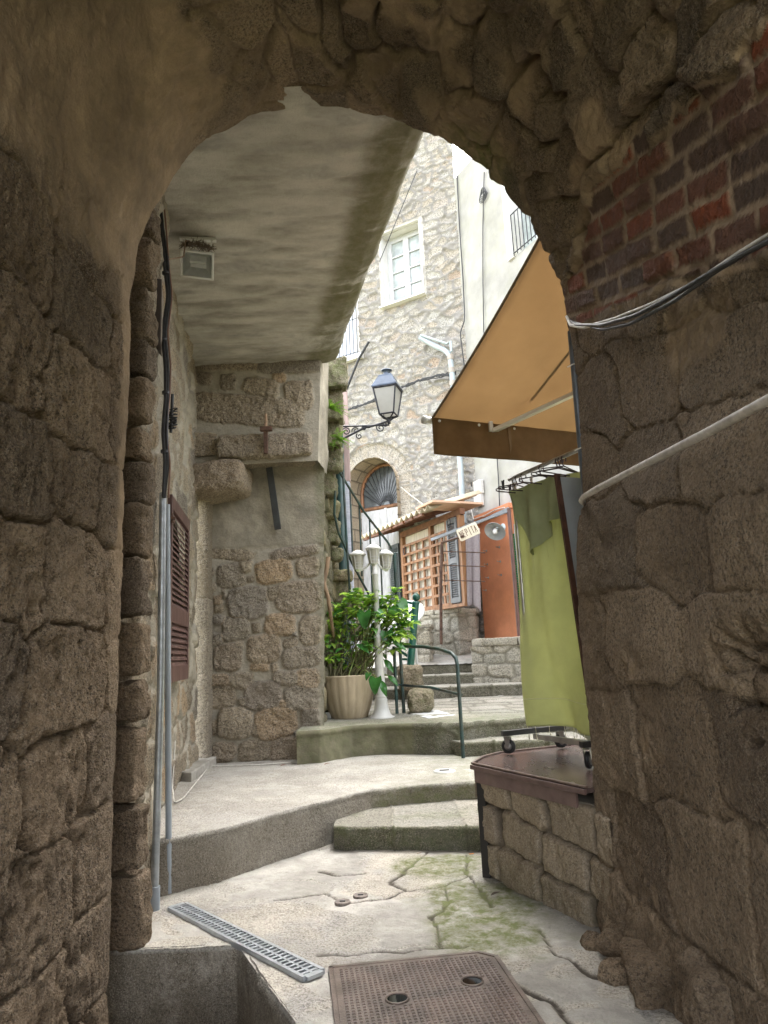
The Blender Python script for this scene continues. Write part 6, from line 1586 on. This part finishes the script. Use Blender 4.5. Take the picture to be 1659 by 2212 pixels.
wall_tube('arch_cable', [(1224, 684, .0), (1232, 702, .05), (1260, 708, .07), (1330, 688, .07), (1410, 656, .07), (1500, 612, .07), (1600, 545, .07), (1690, 490, .07)], .010, whitec, 'white cable running along the right wall under the bricks', 'cable', group='cables under the bricks')
wall_tube('arch_cable', [(1226, 690, .0), (1245, 702, .06), (1300, 702, .09), (1370, 682, .09), (1430, 652, .09), (1520, 598, .09), (1600, 552, .09), (1690, 505, .09)], .010, blackc, 'black cable sagging below the white one on the right wall', 'cable', group='cables under the bricks')
wall_tube('arch_cable', [(1228, 694, .02), (1300, 712, .08), (1360, 700, .08), (1400, 680, .08), (1460, 648, .09), (1550, 584, .08), (1690, 500, .08)], .009, blackc, 'lowest black cable in the bundle under the bricks', 'cable', group='cables under the bricks')
t = thing('handrail', A(1255, 1085, 4.3), 'worn pale tube handrail rising along the dark right wall', 'handrail')
o, hp = wall_tube('x', [(1262, 1087, -.02), (1256, 1082, .06), (1262, 1073, .10), (1290, 1056, .11), (1400, 1000, .11), (1540, 928, .11), (1700, 842, .11)], .021, paint('scuffed_white_tube', (0.50, 0.46, 0.41), .5, var=.15, scale=20, dirt=(.2, .15, .11), dirt_amt=.6), 'x', 'x')
bpy.data.objects.remove(o)
m = MB(); m.tube(hp, .018, 12); m.build('tube', paint('scuffed_white_tube', (0.50, 0.46, 0.41), .5, var=.15, scale=20, dirt=(.2, .15, .11), dirt_amt=.6), t)

# ---- bent tube handrail of the steps
f_ = Z(1001, 1640, ZL); YB = 9.75
tall = Z(873, 1546, ZU); sh_ = Z(858, 1548, ZU)
t = thing('step_handrail', f_, 'bent green black tube handrail beside the steps', 'handrail')
tp1 = A(991, 1412, f_[1]); e1_ = V3(tall[0], tall[1], A(873, 1396, tall[1])[2])
bend = [f_, V3(f_[0], f_[1], tp1[2]-.14), V3(f_[0]-.01, f_[1]+.03, tp1[2]-.05), V3(f_[0]-.05, f_[1]+.10, tp1[2]+.01)]+[A(950, 1402, f_[1]+.55), A(915, 1397, f_[1]+.9), e1_]
m = MB(); m.tube(bend, .023, 10); m.build('top_rail', rail_paint, t)
m = MB(); m.tube([A(997, 1501, f_[1]), A(930, 1485, f_[1]+.6), V3(tall[0], tall[1], A(873, 1480, tall[1])[2]), V3(sh_[0], sh_[1], A(860, 1478, sh_[1])[2])], .018, 8); m.build('middle_rail', rail_paint, t)
m = MB(); m.tube([sh_, V3(sh_[0], sh_[1], A(858, 1396, sh_[1])[2])], .023, 10); m.build('post', rail_paint, t)
m = MB(); m.tube([tall, V3(tall[0]-.03, tall[1], A(855, 1195, tall[1])[2])], .024, 10); q = V3(tall[0]-.03, tall[1], A(855, 1196, tall[1])[2]); m.tube([q-V3(.1, 0, 0), q+V3(.06, 0, .01)], .008, 6); m.build('post', rail_paint, t)
YP = 11.9
t = thing('ball_post', A(886, 1440, YP), 'dark green steel post topped by a ball at the foot of the terrace', 'post')
pb0, pb1 = A(886, 1444, YP), A(898, 1300, YP)
m = MB(); m.tube([pb0, pb1], .062, 16); m.build('post', green_paint, t)
m = MB(); cb_ = A(899, 1290, YP); rr_ = .068
m.lathe(cb_, [(rr_*math.cos(a), rr_*math.sin(a)) for a in np.linspace(-1.5, math.pi/2, 12)], 18); m.lathe(pb1-V3(0, 0, .03), [(.07, 0), (.07, .03), (.04, .04)], 16); m.build('ball', green_paint, t)
for (a, b) in [((893, 1304), (868, 1298)), ((892, 1318), (842, 1362)), ((886, 1424), (866, 1424)), ((884, 1420), (868, 1408))]:
    m = MB(); m.beam(A(*a, YP), A(*b, YP+.1), .035, .035); m.build('brace', green_paint, t)

# ---- round white table, tipped, behind the plant
tc_ = A(862, 1330, 12.3); tn = nrm((-.25, -.55, .8)); tx = nrm(np.cross(tn, (0, 0, 1)))
t = thing('plastic_table', tc_, 'round white plastic table standing behind the plant', 'table')
m = MB(); m.lathe(tc_, [(.40, -.03), (.44, -.03), (.455, -.01), (.455, .01), (.43, .016), (0, .012)], 40, tn); m.build('tabletop', whitepl, t)
for s_ in (-1, 1):
    m = MB(); m.tube([tc_+tx*s_*.25-tn*.03, V3(*(tc_+tx*s_*.3)[:2], 1.25)+V3(0, .15, 0)], .022, 8); m.build('leg', whitepl, t)

# ---- stone blocks by the steps
def lone(label, *a, **k):
    o = px_block('stone_block', *a, **k); tag(o, label, 'stone'); return o
lone('squat rough stone block on the upper landing below the first step', 886, 1491, 938, 1541, 9.95, .45, r=.09, amp=.05, moss=.5, rid=.2, seed=71)
lone('flat topped stone block behind the handrail posts', 862, 1438, 912, 1490, 11.6, .5, r=.07, amp=.05, moss=.3, rid=.7, seed=72)

# ---- garden lamp post
lb_ = Z(825, 1553, ZU); YL = lb_[1]
t = thing('garden_lamp', lb_, 'white three headed garden lamp post beside the potted plant', 'lamp post')
k_ = np.dot(lb_-CAM, Fw)/FPX
zl = lambda y: A(820, y, YL)[2]
lean = V3(A(808, 1200, YL)[0]-lb_[0], 0, zl(1200)-lb_[2]); lean /= lean[2]
at_ = lambda z: V3(lb_[0], YL, lb_[2])+lean*z
m = MB(); oc = lambda t_, z: 1/math.cos(((t_+math.pi/8) % (math.pi/4))-math.pi/8)
m.lathe(at_(0), [(28*k_, 0), (28*k_, .03), (25*k_, .035)], 8, lean); m.lathe(at_(.035), [(24*k_, 0), (19*k_, .03), (15.5*k_, .10), (13.5*k_, .19), (14*k_, .215), (13*k_, .225), (12*k_, .24), (13.5*k_, .25), (12*k_, .27)], 16, lean, flute=lambda t_, z: 1+.03*math.cos(8*t_)); m.build('base', whitepl, t)
h1, h2 = zl(1375)-lb_[2], zl(1190)-lb_[2]
m = MB(); m.lathe(at_(.3), [(11*k_, 0), (8.2*k_, h1-.33), (9.6*k_, h1-.315), (9.6*k_, h1-.295), (7.5*k_, h1-.28), (7*k_, h1-.27)], 16, lean, flute=lambda t_, z: 1+.025*math.cos(8*t_))
m.lathe(at_(h1+.02), [(6.6*k_, 0), (6.2*k_, h2-h1-.36), (8*k_, h2-h1-.35), (8*k_, h2-h1-.33), (6.4*k_, h2-h1-.32), (6.4*k_, h2-h1)], 14, lean); m.build('pole', whitepl, t)
frost = paint('milky_ribbed_lens', (0.55, 0.53, 0.46), .3, var=.08, scale=20, stretch=(1, 1, .1), trans=.4)
heads = [(774, 1232, .0, -.12), (834, 1231, .08, .12), (807, 1219, -.03, 0)]
mA = None
for (x, y, dy, sd_) in heads:
    b0 = A(x, y, YL+dy); b0 = V3(b0[0], YL+dy, b0[2])
    Hh = 42*k_; rT, rB = 15.5*k_, 9.5*k_
    m = MB(); st_ = at_(h2-.1 if sd_ else h2-.05)
    if sd_: m.tube(resample([st_, st_*.5+b0*.5+V3(0, 0, -.04), b0+V3(0, 0, -.015)], 10), 2.6*k_, 8)
    else: m.tube([st_, b0], 4*k_, 8)
    m.build('arm', whitepl, t)
    m = MB(); m.lathe(b0-V3(0, 0, .02), [(0, 0), (3.5*k_, .0), (6*k_, .025), (rB, .03), (rB, .038)], 12)
    hb = m.build('lamp_head', whitepl, t)
    m = MB(); m.lathe(b0+V3(0, 0, .015), [(rB*.96, 0), (rT*.95, Hh*.78)], 6, cap=False); m.build('lens', frost, hb)
    m = MB()
    for k in range(6):
        a = k*math.pi/3
        m.tube([b0+V3(rB*1.02*math.cos(a), rB*1.02*math.sin(a), .015), b0+V3(rT*math.cos(a), rT*math.sin(a), .015+Hh*.78)], .9*k_, 5)
    for f in (.22, .42):
        r_ = rB*(1-f)+rT*f; m.tube([b0+V3(r_*math.cos(k*math.pi/3), r_*math.sin(k*math.pi/3), .015+Hh*.78*f) for k in range(6)], .8*k_, 5, closed=True)
    m.build('cage', whitepl, hb)
    m = MB(); m.lathe(b0+V3(0, 0, .012+Hh*.78), [(rT*1.12, -.01), (rT*1.22, 0), (rT*1.12, .02), (rT*.6, .055), (rT*.25, .068), (0, .07)], 12); m.build('cap', whitepl, hb)

# ---- potted plant
pc = Z(755, 1554, ZU); YPt = pc[1]+.0
pc = V3(pc[0], YPt, ZU+.0)
kp = np.dot(pc-CAM, Fw)/FPX
pot = thing('potted_plant', pc, 'leafy green shrub and broad leaved arum in a fluted beige pot', 'potted plant')
zr = A(757, 1458, YPt)[2]-pc[2]
fl_ = lambda t_, z: 1-.018*abs(math.cos(9*t_))**.3*0+(.03*abs(math.sin(9*t_))**.4-.03)
m = MB(); rp = 59*kp
m.lathe(pc, [(.60*rp, 0), (.66*rp, .02), (.80*rp, zr*.25), (.91*rp, zr*.5), (.975*rp, zr*.75), (1.0*rp, zr*.93), (1.015*rp, zr*.965), (1.02*rp, zr*.985), (1.0*rp, zr), (.94*rp, zr), (.93*rp, zr*.9)], 108, flute=fl_, cap=False); m.add([pc+V3(.6*rp*math.cos(a), .6*rp*math.sin(a), .002) for a in np.linspace(0, 6.2, 20)], [tuple(range(20))])
m.build('pot', paint('beige_stoneware', (0.42, 0.34, 0.23), .75, var=.12, scale=8, bump=.25, bscale=150, dirt=(.25, .2, .13), dirt_amt=.45, stretch=(1, 1, .4)), pot)
m = MB(); m.lathe(pc+V3(0, 0, zr*.9), [(.93*rp, 0), (.5*rp, .02), (0, .03)], 24); m.build('soil', paint('dark_soil', (0.05, 0.035, 0.025), .95, bump=.8), pot)
rg = random.Random(12)
top = pc+V3(0, 0, zr*.92)
ends = [(714, 1352), (699, 1378), (730, 1372), (712, 1400), (722, 1340), (703, 1425), (758, 1290), (774, 1303), (745, 1306), (790, 1296), (770, 1275), (812, 1285), (828, 1302), (858, 1272), (844, 1330), (868, 1335), (832, 1352), (858, 1368), (872, 1392), (800, 1335), (736, 1335), (815, 1376), (840, 1388), (752, 1392), (732, 1330), (850, 1300), (822, 1330), (880, 1350), (760, 1330), (728, 1418), (708, 1362), (783, 1318), (866, 1308), (838, 1310)]
rg2 = random.Random(77)
ends += [(x+rg2.uniform(-22, 22), y+rg2.uniform(-20, 26)) for x, y in ends if x > 730]+[(705, 1345), (718, 1362), (695, 1398), (745, 1440), (775, 1432), (800, 1425), (715, 1432), (780, 1280), (800, 1290), (884, 1372), (890, 1345), (875, 1318)]
st_m = MB(); lf = [MB(), MB()]
for k, (x, y) in enumerate(ends):
    dy = rg.uniform(-.30, .18)
    e = A(x, y, YPt+dy); b = top+V3(rg.uniform(-.6, .6)*rp, rg.uniform(-.5, .5)*rp, 0)
    if x < 740: b = top+V3(rg.uniform(-.7, -.1)*rp, rg.uniform(-.5, .3)*rp, 0)
    mid = b*.45+e*.55+V3(rg.uniform(-.04, .04), rg.uniform(-.04, .04), .10)
    pth = [b*(1-f)**2+mid*2*f*(1-f)+e*f*f for f in np.linspace(0, 1, 12)]
    st_m.tube(pth, np.linspace(.008, .0035, 12), 5)
    dr = nrm(pth[-1]-pth[-3])
    for i in range(10):
        a = i*2.4+k; r_ = V3(math.cos(a), math.sin(a), 0)
        d = nrm(r_+dr*.5+V3(0, 0, rg.uniform(-.35, .45))); L = rg.uniform(.10, .185)
        lf[0 if rg.random() < .72 else 1].grid(leaf_pts(pth[-1]-dr*.01*i, d, nrm(V3(0, 0, 1)+.3*r_), L, L*.30, rg.uniform(.2, .9), rg.uniform(.05, .35)))
    for i in (6, 8, 10):
        for sg in (0, 1):
            a = k+i*1.3+sg*math.pi; r_ = V3(math.cos(a), math.sin(a), 0); L = rg.uniform(.08, .14)
            lf[0 if rg.random() < .5 else 1].grid(leaf_pts(pth[i], nrm(r_+V3(0, 0, rg.uniform(-.3, .35))), V3(0, 0, 1), L, L*.30, rg.uniform(.3, 1.0), rg.uniform(.05, .3)))
green1 = paint('young_yellow_green_leaf', (0.42, 0.62, 0.10), .5, var=.35, scale=9, trans=.55)
green2 = paint('deep_green_leaf', (0.13, 0.30, 0.06), .35, var=.35, scale=7, trans=.28)
st_m.build('stems', paint('brown_green_stem', (0.13, 0.12, 0.05), .7, var=.4, scale=10), pot)
lf[0].build('foliage', green1, pot, 'bright yellow green young leaves'); lf[1].build('foliage', green2, pot, 'dark green older leaves')
big = MB(); stalk = MB()
for (x, y, tx_, ty_, L, dy, hrt) in [(788, 1322, 785, 1385, .36, -.25, True), (815, 1350, 792, 1395, .26, -.12, True), (862, 1300, 896, 1350, .30, -.1, True), (846, 1312, 868, 1345, .26, -.22, True), (835, 1365, 842, 1420, .24, -.2, True), (812, 1465, 806, 1525, .26, -.36, True), (797, 1455, 785, 1478, .16, -.38, True), (822, 1470, 836, 1505, .18, -.3, False), (838, 1460, 862, 1480, .17, -.1, False), (830, 1425, 852, 1452, .2, -.1, False), (850, 1390, 880, 1402, .2, -.2, False), (838, 1372, 868, 1395, .24, -.24, False), (770, 1392, 800, 1408, .16, -.25, False), (740, 1400, 722, 1408, .14, -.2, False), (815, 1320, 840, 1340, .22, -.3, True), (742, 1318, 716, 1328, .14, -.15, False)]:
    b = A(x, y, YPt+dy); tpp = A(tx_, ty_, YPt+dy-.08); d = nrm(tpp-b)
    Lr = np.linalg.norm(tpp-b)*(.62 if hrt else 1.0)
    nn = nrm(V3(-.15, -.55, .8))
    big.grid(leaf_pts(b, d, nn, Lr, Lr*(.40 if hrt else .2), .35, .18, hrt, 9))
    b0 = top+V3(rg.uniform(0, .6)*rp, rg.uniform(-.5, .3)*rp, 0); md = b0*.4+b*.6+V3(0, 0, .14)
    stalk.tube([b0*(1-f)**2+md*2*f*(1-f)+b*f*f for f in np.linspace(0, 1, 12)], .007, 6)
for k in range(16):
    b0 = top+V3(rg.uniform(.0, .75)*rp, rg.uniform(-.6, .5)*rp, 0); e = A(rg.uniform(775, 835), rg.uniform(1335, 1400), YPt+rg.uniform(-.2, .2))
    md = b0*.5+e*.5+V3(rg.uniform(-.03, .05), 0, .05); stalk.tube([b0*(1-f)**2+md*2*f*(1-f)+e*f*f for f in np.linspace(0, 1, 10)], np.linspace(.010, .005, 10), 6)
big.build('arum_leaves', paint('glossy_arum_leaf', (0.05, 0.17, 0.035), .22, var=.3, scale=6, trans=.25), pot, 'broad glossy heart shaped leaves')
stalk.build('arum_stalks', paint('pale_green_stalk', (0.24, 0.30, 0.09), .5, var=.25, scale=8, trans=.15), pot)
# dry branch leaning on the stair wall
br_ = [A(735, 1468, YPt+.12), A(722, 1390, YPt+.1), A(713, 1320, 9.35), A(709, 1290, 9.3), A(700, 1262, 9.28), A(701, 1250, 9.28), A(707, 1225, 9.28), A(709, 1203, 9.28)]
o = MB().tube(resample(br_, 30), np.linspace(.016, .03, 30), 9).build('dry_branch', paint('bare_branch', (0.27, 0.18, 0.11), .8, var=.3, scale=25, stretch=(1, 1, .2), bump=.4)); tag(o, 'crooked bare branch leaning on the stair wall above the pot', 'branch')
# socket and white flex along the walls
sp_ = Z(707, 1557, ZU)
t = thing('socket_box', sp_, 'small white socket box on the ledge left of the pot', 'socket box')
m = MB(); m.obox(sp_+V3(0, 0, .055), V3(.05, 0, 0), V3(0, .04, 0), V3(0, 0, .055)); bevel(m.build('box', whitepl, t), .008)
m = MB(); m.tube([sp_+V3(.05, -.01, .06), sp_+V3(.11, -.02, .05), sp_+V3(.13, -.02, .03)], [.02, .02, .008], 8); m.build('plug', whitepl, t)
fx_ = [sp_+V3(-.03, -.05, .05), A(692, 1575, 8.95), A(684, 1600, 8.95), A(668, 1635, 8.95), Z(655, 1645, ZL+.02), Z(560, 1652, ZL+.02), Z(452, 1655, ZL+.02), Z(432, 1680, ZL+.03), Z(395, 1725, ZL+.02), Z(376, 1735, ZL+.02), A(372, 1700, 6.9), A(378, 1600, 7.0)]
tag(MB().tube(resample(fx_, 90), .008, 6).build('floor_cable', whitec), 'white flex running from the socket box along the foot of the walls', 'cable')
# small litter
for (x, y, zz_, lab, c, kind_) in [(1014, 1845, .008, 'orange cigarette end by the table leg', (0.5, .2, .06), 0), (700, 1652, ZL+.008, 'dry brown leaf on the landing by the flex', (.2, .08, .04), 1), (605, 1655, ZL+.008, 'rusty leaf at the foot of the field stone wall', (.22, .09, .05), 1), (1060, 1935, .008, 'dark dry leaf on the mossy paving', (.05, .035, .02), 1), (900, 1843, .008, 'pale stone chip at the foot of the lowest step', (.4, .34, .28), 0)]:
    p = Z(x, y, zz_); m = MB()
    if kind_: m.grid(leaf_pts(p, (1, .3, .1), V3(0, 0, 1), .07, .018, -.2, .3, n=4))
    else: m.tube([p, p+V3(.035, .012, .0)], .005, 7)
    tag(m.build('dry_leaf' if kind_ else ('cigarette_end' if 'cig' in lab else 'stone_chip'), paint('litter', c, .8)), lab, 'leaf' if kind_ else 'litter')
